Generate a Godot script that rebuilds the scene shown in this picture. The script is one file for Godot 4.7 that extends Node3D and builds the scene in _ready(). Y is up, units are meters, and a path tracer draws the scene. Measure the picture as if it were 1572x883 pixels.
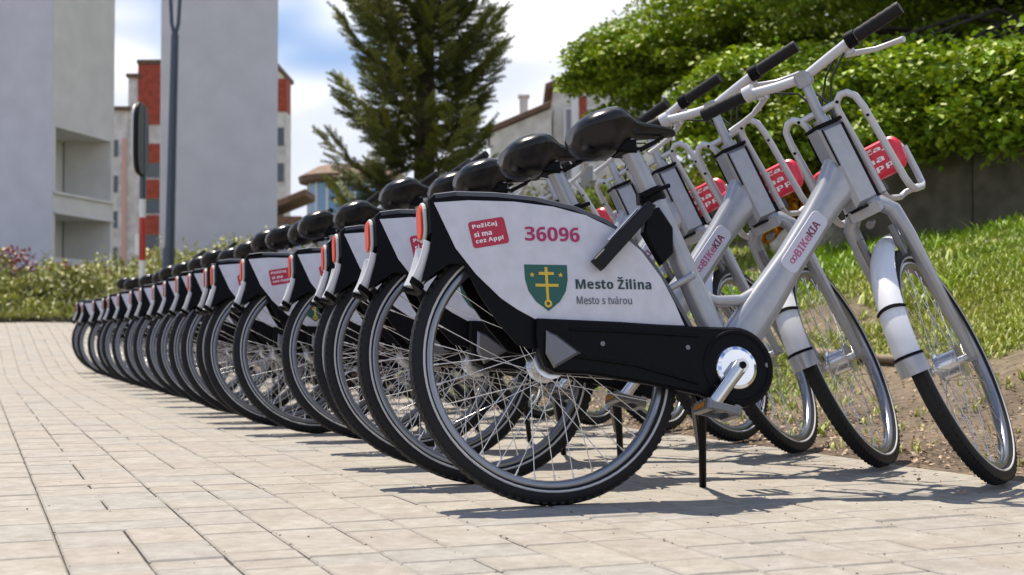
extends Node3D

# ---------------------------------------------------------------- mesh kit
class MB:
	var v := PackedVector3Array()
	var n := PackedVector3Array()
	var uv := PackedVector2Array()
	var c := PackedColorArray()
	var idx := PackedInt32Array()
	var col := Color.WHITE
	func tri(a: Vector3, b: Vector3, d: Vector3, na: Vector3, nb: Vector3, nd: Vector3) -> void:
		var k := v.size()
		if (b - a).cross(d - a).dot(na + nb + nd) > 0.0:
			v.append_array([a, d, b]); n.append_array([na, nd, nb])
		else:
			v.append_array([a, b, d]); n.append_array([na, nb, nd])
		c.append_array([col, col, col])
		idx.append_array([k, k + 1, k + 2])
	func face(a: Vector3, b: Vector3, d: Vector3, out: Vector3) -> void:
		var m := (b - a).cross(d - a)
		if m.length_squared() < 1e-16:
			return
		m = m.normalized()
		if m.dot(out) < 0.0:
			m = -m
		tri(a, b, d, m, m, m)
	func quad(a: Vector3, b: Vector3, d: Vector3, e: Vector3, out: Vector3) -> void:
		face(a, b, d, out); face(a, d, e, out)
	# rows of points; smooth normals by differences
	func grid(g: Array, ci: bool, cj: bool, flip := false) -> void:
		var ni := g.size()
		var nj: int = g[0].size()
		var nn := []
		for i in ni:
			var row := PackedVector3Array()
			for j in nj:
				var i0: int = (i - 1 + ni) % ni if ci else maxi(i - 1, 0)
				var i1: int = (i + 1) % ni if ci else mini(i + 1, ni - 1)
				var j0: int = (j - 1 + nj) % nj if cj else maxi(j - 1, 0)
				var j1: int = (j + 1) % nj if cj else mini(j + 1, nj - 1)
				var m: Vector3 = (g[i1][j] - g[i0][j]).cross(g[i][j1] - g[i][j0])
				m = m.normalized()
				row.append(-m if flip else m)
			nn.append(row)
		for i in (ni if ci else ni - 1):
			var i2 := (i + 1) % ni
			for j in (nj if cj else nj - 1):
				var j2 := (j + 1) % nj
				tri(g[i][j], g[i2][j], g[i2][j2], nn[i][j], nn[i2][j], nn[i2][j2])
				tri(g[i][j], g[i2][j2], g[i][j2], nn[i][j], nn[i2][j2], nn[i][j2])
	func fan(ring: Array, out: Vector3) -> void:
		var m := Vector3.ZERO
		for p in ring:
			m += p
		m /= ring.size()
		for j in ring.size():
			face(m, ring[j], ring[(j + 1) % ring.size()], out)
	# round tube through points; radii: number or one per point; wide: second half axis factor along side
	func tube(p: Array, r, sides := 10, caps := true, side := Vector3.ZERO, wide := 1.0) -> void:
		var g := []
		var prev := side
		for i in p.size():
			var t: Vector3 = ((p[mini(i + 1, p.size() - 1)] as Vector3) - (p[maxi(i - 1, 0)] as Vector3)).normalized()
			if prev == Vector3.ZERO:
				prev = t.cross(Vector3.UP) if absf(t.y) < 0.9 else t.cross(Vector3.RIGHT)
			prev = (prev - t * prev.dot(t)).normalized()
			var q := t.cross(prev)
			var rr: float = r[i] if r is Array else r
			var row := []
			for k in sides:
				var a := TAU * k / sides
				row.append((p[i] as Vector3) + prev * cos(a) * rr * wide + q * sin(a) * rr)
			g.append(row)
		grid(g, false, true, ((g[0][0] - p[0]) as Vector3).dot(((g[1][0] - g[0][0]) as Vector3).cross(g[0][1] - g[0][0])) < 0.0)
		if caps:
			fan(g[0], (p[0] - p[1])); fan(g[-1], (p[-1] - p[-2]))
	# profile of (radius, along z) turned about z
	func lathe(prof: Array, segs := 48, at := Transform3D(), smooth := false, from := 0.0, to := TAU) -> void:
		for k in segs:
			var a0 := lerpf(from, to, float(k) / segs)
			var a1 := lerpf(from, to, float(k + 1) / segs)
			for i in prof.size() - 1:
				var p: Vector2 = prof[i]
				var q: Vector2 = prof[i + 1]
				var d := q - p
				if d.length() < 1e-7:
					continue
				var fl := Vector2(d.y, -d.x).normalized()
				var fp := fl
				var fq := fl
				if smooth:
					if i > 0:
						var e: Vector2 = p - prof[i - 1]
						fp = (fl + Vector2(e.y, -e.x).normalized()).normalized()
					if i < prof.size() - 2:
						var e2: Vector2 = prof[i + 2] - q
						fq = (fl + Vector2(e2.y, -e2.x).normalized()).normalized()
				var P := func(u: Vector2, a: float): return at * Vector3(u.x * cos(a), u.x * sin(a), u.y)
				var N := func(f: Vector2, a: float): return at.basis * Vector3(f.x * cos(a), f.x * sin(a), f.y)
				var a = P.call(p, a0); var b = P.call(p, a1); var cc = P.call(q, a1); var dd = P.call(q, a0)
				tri(a, b, cc, N.call(fp, a0), N.call(fp, a1), N.call(fq, a1))
				tri(a, cc, dd, N.call(fp, a0), N.call(fq, a1), N.call(fq, a0))
	# polygon in x,y drawn out from z0 to z1 with chamfer b
	func prism(poly: Array, z0: float, z1: float, b := 0.0, at := Transform3D(), smooth := false) -> void:
		var np := poly.size()
		var area := 0.0
		for i in np:
			var p: Vector2 = poly[i]
			area += p.cross(poly[(i + 1) % np])
		var pp := poly.duplicate()
		if area < 0.0:
			pp.reverse()
		var edge := []
		for i in np:
			var e: Vector2 = pp[(i + 1) % np] - pp[i]
			edge.append(Vector2(e.y, -e.x).normalized())
		var vert := []
		for i in np:
			var m: Vector2 = edge[i] + edge[(i - 1 + np) % np]
			vert.append(m / maxf(0.4, m.length_squared() * 0.5))
		var ins := []
		for i in np:
			ins.append(pp[i] - vert[i] * b)
		var t := Geometry2D.triangulate_polygon(PackedVector2Array(ins))
		for s in 2:
			var z := z1 if s else z0
			var m := at.basis * Vector3(0, 0, 1 if s else -1)
			for i in range(0, t.size(), 3):
				face(at * Vector3(ins[t[i]].x, ins[t[i]].y, z), at * Vector3(ins[t[i + 1]].x, ins[t[i + 1]].y, z), at * Vector3(ins[t[i + 2]].x, ins[t[i + 2]].y, z), m)
		for i in np:
			var j := (i + 1) % np
			var o := at.basis * Vector3(edge[i].x, edge[i].y, 0)
			var oi := o
			var oj := o
			if smooth:
				var vi: Vector2 = vert[i]; var vj: Vector2 = vert[j]
				oi = (at.basis * Vector3(vi.x, vi.y, 0)).normalized(); oj = (at.basis * Vector3(vj.x, vj.y, 0)).normalized()
			var a := at * Vector3(pp[i].x, pp[i].y, z0 + b); var a2 := at * Vector3(pp[j].x, pp[j].y, z0 + b)
			var d := at * Vector3(pp[i].x, pp[i].y, z1 - b); var d2 := at * Vector3(pp[j].x, pp[j].y, z1 - b)
			tri(a, a2, d2, oi, oj, oj); tri(a, d2, d, oi, oj, oi)
			if b > 0.0:
				quad(at * Vector3(ins[i].x, ins[i].y, z1), at * Vector3(ins[j].x, ins[j].y, z1), d2, d, o + at.basis.z)
				quad(at * Vector3(ins[i].x, ins[i].y, z0), at * Vector3(ins[j].x, ins[j].y, z0), a2, a, o - at.basis.z)
	func box(at: Vector3, size: Vector3, b := 0.0, turn := Basis()) -> void:
		var h := size * 0.5
		prism([Vector2(-h.x, -h.y), Vector2(h.x, -h.y), Vector2(h.x, h.y), Vector2(-h.x, h.y)], -h.z, h.z, b, Transform3D(turn, at))
	func mesh() -> ArrayMesh:
		var arr := []
		arr.resize(Mesh.ARRAY_MAX)
		arr[Mesh.ARRAY_VERTEX] = v; arr[Mesh.ARRAY_NORMAL] = n; arr[Mesh.ARRAY_COLOR] = c; arr[Mesh.ARRAY_INDEX] = idx
		if uv.size() == v.size():
			arr[Mesh.ARRAY_TEX_UV] = uv
		var m := ArrayMesh.new()
		m.add_surface_from_arrays(Mesh.PRIMITIVE_TRIANGLES, arr)
		return m

var used := {}
var rng := RandomNumberGenerator.new()
var noise := FastNoiseLite.new()
var M := {}

func numbered(called: String) -> String:
	used[called] = used.get(called, 0) + 1
	return called if used[called] == 1 else "%s_%03d" % [called, used[called] - 1]

func put(node: Node3D, called: String, parent: Node) -> void:
	if parent == self:
		node.name = numbered(called)
		add_child(node)
	else:
		var k := 0
		for ch in parent.get_children():
			if ch.get_meta("stem", "") == called or String(ch.name) == called or String(ch.name).begins_with(called + "_0"):
				k += 1
		node.name = called if k == 0 else "%s_%03d" % [called, k]
		parent.add_child(node, true)

func obj(called: String, b: MB, m: Material, parent: Node = self) -> MeshInstance3D:
	var o := MeshInstance3D.new()
	o.mesh = b.mesh()
	o.material_override = m
	put(o, called, parent)
	return o

func thing(called: String, at := Vector3.ZERO, turn := 0.0) -> Node3D:
	var o := Node3D.new()
	put(o, called, self)
	o.position = at
	o.rotation.y = turn
	return o

func group_part(called: String, parent: Node) -> Node3D:
	var o := Node3D.new()
	put(o, called, parent)
	return o

func tag(o: Node, label: String, category: String, group := "") -> void:
	o.set_meta("label", label)
	o.set_meta("category", category)
	if group:
		o.set_meta("group", group)

func kind(o: Node, k: String) -> void:
	o.set_meta("kind", k)

func noise_tex(freq: float, seed_: int, lo: Color, hi: Color, size := 256, oct := 4) -> NoiseTexture2D:
	var f := FastNoiseLite.new()
	f.seed = seed_; f.frequency = freq; f.fractal_octaves = oct
	var t := NoiseTexture2D.new()
	t.width = size; t.height = size; t.seamless = true; t.noise = f
	var g := Gradient.new()
	g.set_color(0, lo); g.set_color(1, hi)
	t.color_ramp = g
	return t

func mat(name_: String, albedo: Color, rough := 0.6, metal := 0.0) -> StandardMaterial3D:
	var m := StandardMaterial3D.new()
	m.resource_name = name_
	m.albedo_color = albedo.linear_to_srgb()
	m.roughness = rough
	m.metallic = metal
	M[name_] = m
	return m

func grain(m: StandardMaterial3D, t: Texture2D, scale_: float, world := true) -> void:
	m.albedo_texture = t
	m.uv1_triplanar = true
	m.uv1_world_triplanar = world
	m.uv1_scale = Vector3.ONE * scale_

func bumps(m: StandardMaterial3D, t: Texture2D, cm: float) -> void:
	m.heightmap_enabled = true
	m.heightmap_texture = t
	m.heightmap_scale = cm

# ---------------------------------------------------------------- the lie of the land
const ROW := deg_to_rad(21.5)     # the path and the row of bicycles run this far to the left of straight ahead
var ALONG := Vector3(-sin(ROW), 0, -cos(ROW))
var ACROSS := Vector3(cos(ROW), 0, -sin(ROW))
const EDGE := 2.62                # right edge of the paving, measured across

func spot(s: float, c: float) -> Vector3:
	var p := ALONG * s + ACROSS * c
	p.y = land(s, c)
	return p

func path_y(s: float) -> float:
	return -0.006 * clampf(s - 2.9, 0.0, 11.0) + 0.58 * smoothstep(13.0, 23.0, s) + 1.3 * smoothstep(23.0, 42.0, s)

func land(s: float, c: float) -> float:
	var y := path_y(s)
	if c > EDGE:
		var far := 1.0 - 0.85 * smoothstep(19.0, 32.0, s)
		y += 1.08 * smoothstep(2.9, 6.6, c) * lerpf(far, 1.0, 0.4) + far * (1.5 * smoothstep(6.4, 10.8, c) + 0.9 * smoothstep(10.5, 17.0, c) + 1.2 * smoothstep(17.0, 60.0, c))
		y += 0.05 * noise.get_noise_2d(s * 40.0, c * 40.0) * smoothstep(EDGE, 3.2, c)
	return y

func land_at(p: Vector3) -> float:
	return land(p.dot(ALONG), p.dot(ACROSS))

func grassy(s: float, c: float) -> float:      # 0 bare soil .. 1 turf
	var k := smoothstep(3.2, 5.2, c + 1.5 * noise.get_noise_2d(s * 45.0 + 300.0, c * 45.0))
	var bare := smoothstep(-0.03, 0.16, noise.get_noise_2d(s * 38.0, c * 60.0 + 77.0))
	return clampf((0.16 + 0.84 * k) * (1.0 - 0.85 * bare) * smoothstep(2.8, 3.2, c), 0.0, 1.0)

func _ready() -> void:
	camera_and_light()
	materials()
	ground()
	pavement()
	backdrop()
	planting()
	bicycles()

func camera_and_light() -> void:
	var cam := Camera3D.new()
	cam.name = "camera"
	add_child(cam)
	cam.position = Vector3(0, 0.413, 0)
	cam.rotation_degrees = Vector3(1.698, 0, 0)
	cam.fov = 23.78
	cam.near = 0.05
	cam.far = 3000.0
	var at := CameraAttributesPhysical.new()
	at.frustum_focal_length = 56.98
	at.frustum_focus_distance = 3.5
	at.exposure_aperture = 6.8
	at.frustum_near = 0.05
	at.frustum_far = 3000.0
	cam.attributes = at
	cam.current = true
	noise.seed = 5
	noise.frequency = 0.01
	noise.fractal_octaves = 3
	# sky: bright broken cloud with blue between
	var w := 1024
	var h := 512
	var cloud := FastNoiseLite.new()
	cloud.seed = 21; cloud.frequency = 0.9; cloud.fractal_octaves = 5; cloud.fractal_gain = 0.52
	var im := Image.create(w, h, false, Image.FORMAT_RGBF)
	for y in h:
		var el := (0.5 - (y + 0.5) / h) * PI
		for x in w:
			var az := ((x + 0.5) / w - 0.5) * TAU
			var up := maxf(sin(el), 0.0)
			var d := Vector3(sin(az) * cos(el), sin(el), -cos(az) * cos(el))
			var blue := Color(0.075, 0.18, 0.45).lerp(Color(0.40, 0.60, 0.90), pow(1.0 - up, 3.0))
			var q := Vector3(d.x, d.y * 2.4, d.z) * 2.3
			var k := cloud.get_noise_3dv(q)
			var low := exp(-maxf(el, 0.0) * 3.2)
			var cover := smoothstep(-0.22, 0.26, k - 0.18 + 1.04 * low)
			var k2 := cloud.get_noise_3dv(q * 2.1 + Vector3(9, 4, 2))
			var white := Color(0.68, 0.71, 0.80).lerp(Color(1.06, 1.06, 1.07), smoothstep(-0.25, 0.3, k2 + 0.35 * k))
			var sky := blue.lerp(white, cover * 0.96)
			if el < 0.0:
				sky = sky.lerp(Color(0.3, 0.3, 0.28), smoothstep(0.0, -0.08, el))
			im.set_pixel(x, y, sky)
	var pan := PanoramaSkyMaterial.new()
	pan.panorama = ImageTexture.create_from_image(im)
	var sky_ := Sky.new()
	sky_.sky_material = pan
	var env := Environment.new()
	env.background_mode = Environment.BG_SKY
	env.sky = sky_
	env.background_energy_multiplier = 0.8
	env.tonemap_mode = Environment.TONE_MAPPER_LINEAR
	env.tonemap_exposure = 1.62
	env.sdfgi_enabled = true
	env.ssao_enabled = true
	env.ssil_enabled = true
	var we := WorldEnvironment.new()
	we.name = "world_environment"
	we.environment = env
	add_child(we)
	var sun := DirectionalLight3D.new()
	sun.name = "sun"
	sun.light_energy = 1.6
	sun.light_color = Color(1.0, 0.955, 0.88)
	sun.light_angular_distance = 0.5
	sun.shadow_enabled = true
	add_child(sun)
	sun.look_at_from_position(Vector3.ZERO, Vector3(0.23, -1.0, 0.34), Vector3.RIGHT)

func materials() -> void:
	var speck := noise_tex(0.06, 3, Color(0.72, 0.72, 0.72), Color(1, 1, 1), 256, 5)
	var fine := noise_tex(0.2, 8, Color(0, 0, 0), Color(1, 1, 1), 256, 3)
	var m := mat("silver_paint", Color(0.34, 0.35, 0.38), 0.30, 0.3)
	m.clearcoat_enabled = true; m.clearcoat = 0.8; m.clearcoat_roughness = 0.15
	grain(m, noise_tex(0.02, 14, Color(0.93, 0.93, 0.93), Color(1, 1, 1), 256, 5), 5.0, false)
	m = mat("light_silver", Color(0.50, 0.51, 0.54), 0.34, 0.15)
	m = mat("sunlit_silver", Color(0.66, 0.67, 0.70), 0.32, 0.05)  # frame silver made lighter, sunlight put into the colour
	m = mat("steel", Color(0.62, 0.62, 0.63), 0.24, 0.95)
	m = mat("rim_metal", Color(0.24, 0.25, 0.275), 0.28, 0.85)
	m = mat("chrome", Color(0.72, 0.74, 0.78), 0.12, 1.0)
	m = mat("dark_steel", Color(0.16, 0.16, 0.17), 0.35, 0.7)
	m = mat("tyre_rubber", Color(0.011, 0.011, 0.013), 0.6)
	m.metallic_specular = 0.35
	bumps(m, fine, 0.08)
	m.uv1_triplanar = true; m.uv1_scale = Vector3.ONE * 14.0
	m = mat("black_plastic", Color(0.006, 0.006, 0.008), 0.42)
	m.metallic_specular = 0.22
	grain(m, speck, 6.0, false)
	m = mat("sheen_grey", Color(0.07, 0.074, 0.088), 0.35)  # lit sheen of the black guard edge, put into the colour
	m = mat("black_rubber", Color(0.012, 0.012, 0.014), 0.5)
	m.metallic_specular = 0.3
	m = mat("saddle_vinyl", Color(0.008, 0.008, 0.010), 0.24)
	m.metallic_specular = 0.4
	bumps(m, fine, 0.02)
	m.uv1_triplanar = true; m.uv1_scale = Vector3.ONE * 10.0
	m = mat("panel_white", Color(0.61, 0.61, 0.67), 0.38)
	grain(m, noise_tex(0.03, 15, Color(0.93, 0.93, 0.925), Color(1, 1, 1), 256, 6), 2.5, false)
	m = mat("stripe_white", Color(0.46, 0.46, 0.46), 0.4)
	m = mat("print_red", Color(0.42, 0.012, 0.045), 0.4)
	m = mat("print_magenta", Color(0.36, 0.01, 0.09), 0.4)
	m = mat("print_pink", Color(0.42, 0.10, 0.22), 0.4)
	m = mat("print_plum", Color(0.16, 0.01, 0.06), 0.4)
	m = mat("print_white", Color(0.80, 0.80, 0.80), 0.4)
	m = mat("print_dark", Color(0.008, 0.035, 0.035), 0.4)
	m = mat("print_grey", Color(0.10, 0.11, 0.13), 0.4)
	m = mat("print_green", Color(0.006, 0.085, 0.065), 0.4)
	m = mat("print_gold", Color(0.62, 0.42, 0.03), 0.4)
	m = mat("label_tint", Color(0.52, 0.52, 0.60), 0.4)
	m = mat("lens_red", Color(0.62, 0.045, 0.012), 0.35)
	m.metallic_specular = 0.3
	m = mat("amber_lens", Color(0.30, 0.12, 0.01), 0.25)
	m = mat("panel_red", Color(0.62, 0.02, 0.05), 0.35)
	m = mat("cable_black", Color(0.012, 0.012, 0.012), 0.4)

func land_colour(s: float, c: float) -> Color:
	var soil := Color(0.135, 0.095, 0.066).lerp(Color(0.26, 0.195, 0.135), clampf(0.5 + noise.get_noise_2d(s * 90.0, c * 90.0), 0, 1))
	var turf := Color(0.15, 0.165, 0.03).lerp(Color(0.21, 0.20, 0.06), clampf(0.5 + noise.get_noise_2d(s * 30.0 + 50.0, c * 30.0), 0, 1))
	return soil.lerp(turf, grassy(s, c))

func ground() -> void:
	var m := mat("earth", Color.WHITE, 0.95)
	m.vertex_color_use_as_albedo = true
	grain(m, noise_tex(0.03, 31, Color(0.55, 0.55, 0.55), Color(1, 1, 1), 512, 6), 0.9)
	bumps(m, noise_tex(0.05, 33, Color(0, 0, 0), Color(1, 1, 1), 512, 5), 1.5)
	var ss := []
	var x := -400.0
	for a in [[-400.0, -60.0, 85.0], [-60.0, 0.0, 6.0], [0.0, 14.0, 0.14], [14.0, 30.0, 0.4], [30.0, 60.0, 2.0], [60.0, 200.0, 20.0], [200.0, 1500.0, 260.0]]:
		x = a[0]
		while x < a[1] - 1e-4:
			ss.append(x); x += a[2]
	ss.append(1500.0)
	var cc := []
	for a in [[-900.0, -60.0, 168.0], [-60.0, -4.0, 8.0], [-4.0, EDGE - 0.02, 0.66], [EDGE, 9.0, 0.14], [9.0, 18.0, 0.45], [18.0, 60.0, 4.2], [60.0, 900.0, 168.0]]:
		x = a[0]
		while x < a[1] - 1e-4:
			cc.append(x); x += a[2]
	cc.append(900.0)
	var v := PackedVector3Array()
	var nn := PackedVector3Array()
	var col := PackedColorArray()
	var idx := PackedInt32Array()
	for s in ss:
		for c in cc:
			var p := spot(s, c)
			if c < EDGE - 0.001:
				p.y -= 0.05
			var e := 0.07
			var dn := Vector3(-(land(s, c + e) - land(s, c - e)) / (2 * e), 1, -(land(s + e, c) - land(s - e, c)) / (2 * e)).normalized()
			if c <= EDGE + 0.01:
				dn = Vector3.UP
			v.append(p); nn.append(ACROSS * dn.x + Vector3.UP * dn.y + ALONG * dn.z); col.append(land_colour(s, c))
	var w := cc.size()
	for i in ss.size() - 1:
		for j in w - 1:
			var a := i * w + j
			idx.append_array([a, a + w, a + w + 1, a, a + w + 1, a + 1])
	var arr := []
	arr.resize(Mesh.ARRAY_MAX)
	arr[Mesh.ARRAY_VERTEX] = v; arr[Mesh.ARRAY_NORMAL] = nn; arr[Mesh.ARRAY_COLOR] = col; arr[Mesh.ARRAY_INDEX] = idx
	var am := ArrayMesh.new()
	am.add_surface_from_arrays(Mesh.PRIMITIVE_TRIANGLES, arr)
	var o := MeshInstance3D.new()
	o.mesh = am
	o.material_override = m
	put(o, "ground", self)
	kind(o, "structure")

# ---------------------------------------------------------------- paving
func paver_shape(b: MB, at: Transform3D, w: float, l: float) -> void:
	var bv := 0.004
	var hw := w * 0.5
	var hl := l * 0.5
	var top := []
	var mid := []
	var low := []
	for k in [Vector2(-1, -1), Vector2(1, -1), Vector2(1, 1), Vector2(-1, 1)]:
		top.append(at * Vector3(k.x * (hw - bv), 0.0, k.y * (hl - bv)))
		mid.append(at * Vector3(k.x * hw, -0.0035, k.y * hl))
		low.append(at * Vector3(k.x * hw, -0.03, k.y * hl))
	b.quad(top[0], top[1], top[2], top[3], Vector3.UP)
	for i in 4:
		var j := (i + 1) % 4
		var out: Vector3 = (mid[i] + mid[j]) * 0.5 - at.origin
		b.quad(top[i], top[j], mid[j], mid[i], out + Vector3.UP * 0.05)
		out.y = 0
		b.quad(mid[i], mid[j], low[j], low[i], out)

func pavement() -> void:
	var bed := mat("joint_sand", Color(0.30, 0.27, 0.235), 0.95)
	grain(bed, noise_tex(0.08, 41, Color(0.45, 0.45, 0.45), Color(1, 1, 1), 256, 5), 3.0)
	var m := mat("paver_concrete", Color.WHITE, 0.85)
	m.vertex_color_use_as_albedo = true
	grain(m, noise_tex(0.035, 44, Color(0.88, 0.877, 0.87), Color(1, 1, 1), 512, 6), 1.3)
	m.detail_enabled = true
	m.detail_blend_mode = BaseMaterial3D.BLEND_MODE_MUL
	m.detail_uv_layer = BaseMaterial3D.DETAIL_UV_1
	m.detail_albedo = noise_tex(0.012, 45, Color(0.90, 0.89, 0.87), Color(1, 1, 1), 512, 4)
	bumps(m, noise_tex(0.12, 46, Color(0, 0, 0), Color(1, 1, 1), 512, 4), 0.15)
	var b := MB.new()
	var s := -3.0
	while s < 44.0:
		var e := s + (0.5 if s > 11.9 else 3.0)
		var l := -14.0
		var a0 := ALONG * s + ACROSS * l + Vector3.UP * (path_y(s) - 0.010)
		var a1 := ALONG * s + ACROSS * EDGE + Vector3.UP * (path_y(s) - 0.010)
		var e0 := ALONG * e + ACROSS * l + Vector3.UP * (path_y(e) - 0.010)
		var e1 := ALONG * e + ACROSS * EDGE + Vector3.UP * (path_y(e) - 0.010)
		b.quad(a0, a1, e1, e0, Vector3.UP)
		s = e
	var base := obj("pavement", b, bed)
	kind(base, "structure")
	rng.seed = 77
	var tints := [Color(0.318, 0.299, 0.276), Color(0.326, 0.308, 0.285), Color(0.314, 0.298, 0.280), Color(0.326, 0.299, 0.274), Color(0.307, 0.297, 0.285), Color(0.334, 0.315, 0.289), Color(0.316, 0.291, 0.267)]
	var list := []
	var wc := 0.137
	for pair in 17:
		var c := EDGE - wc * 2.0 * (pair + 1)
		s = 0.4 + rng.randf() * 0.2
		while s < 27.0:
			var l: float = [0.137, 0.137, 0.206, 0.206, 0.092, 0.25][rng.randi() % 6]
			if s > 9.0:
				l = [0.206, 0.274, 0.206][rng.randi() % 3]
			var wide := rng.randf() < 0.3 and l < 0.21
			for k in (1 if wide else 2):
				var w := wc * (2.0 if wide else 1.0)
				list.append([s + l * 0.5, c + w * (k + 0.5), w - 0.0035, l - 0.0035, rng.randi() % tints.size(), rng.randf_range(-0.0015, 0.0015), Vector2(rng.randf_range(-1, 1), rng.randf_range(-1, 1)) * 0.005])
			s += l
	var eye := Vector3(0, 0.413, 0)
	for p in list:
		var q: Vector3 = ALONG * p[0] + ACROSS * p[1]
		var seen: bool = absf(q.x) < -q.z * 0.385 and -q.z > 2.2
		p.append((q - eye).length() if seen else 100.0 + q.length())
	list.sort_custom(func(a, e): return a[7] < e[7])
	var cache := {}
	var rest := MB.new()
	var turn := Basis(ACROSS, Vector3.UP, -ALONG)
	for i in list.size():
		var p = list[i]
		var sl := (path_y(p[0] + 0.1) - path_y(p[0] - 0.1)) / 0.2
		var t := Transform3D(turn * Basis.from_euler(Vector3(sl + p[6].x, 0, p[6].y)), ALONG * p[0] + ACROSS * p[1] + Vector3.UP * (path_y(p[0]) + p[5]))
		if i < 290:
			var key := "%d_%d_%d" % [int(p[2] * 1000), int(p[3] * 1000), p[4]]
			if not cache.has(key):
				var pb := MB.new()
				pb.col = tints[p[4]]
				paver_shape(pb, Transform3D(), p[2], p[3])
				cache[key] = pb.mesh()
			var o := MeshInstance3D.new()
			o.mesh = cache[key]
			o.material_override = m
			o.name = "paver" if i == 0 else "paver_%03d" % i
			base.add_child(o, true)
			o.transform = t
		else:
			rest.col = tints[p[4]]
			paver_shape(rest, t, p[2], p[3])
	var r := obj("paver_field", rest, m, base)
	kind(r, "stuff")

# ---------------------------------------------------------------- buildings and street furniture
func wall_with_windows(o: Node3D, m: Material, glass: Material, frame: Material, x0: float, x1: float, y0: float, y1: float, z: float, cols: int, rows: int) -> void:
	for i in cols:
		for j in rows:
			var cx := lerpf(x0, x1, (i + 0.5) / cols)
			var cy := lerpf(y0, y1, (j + 0.5) / rows)
			var f := MB.new()
			for sx in [-1, 1]:
				f.box(Vector3(cx + sx * 0.62, cy, z + 0.03), Vector3(0.1, 1.5, 0.08))
				f.box(Vector3(cx, cy + sx * 0.70, z + 0.03), Vector3(1.14, 0.1, 0.08))
			f.box(Vector3(cx, cy, z + 0.03), Vector3(0.07, 1.3, 0.06))
			var w := obj("window", f, frame, o)
			var g := MB.new()
			g.box(Vector3(cx, cy, z + 0.012), Vector3(1.14, 1.3, 0.02))
			obj("pane", g, glass, w)

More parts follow.
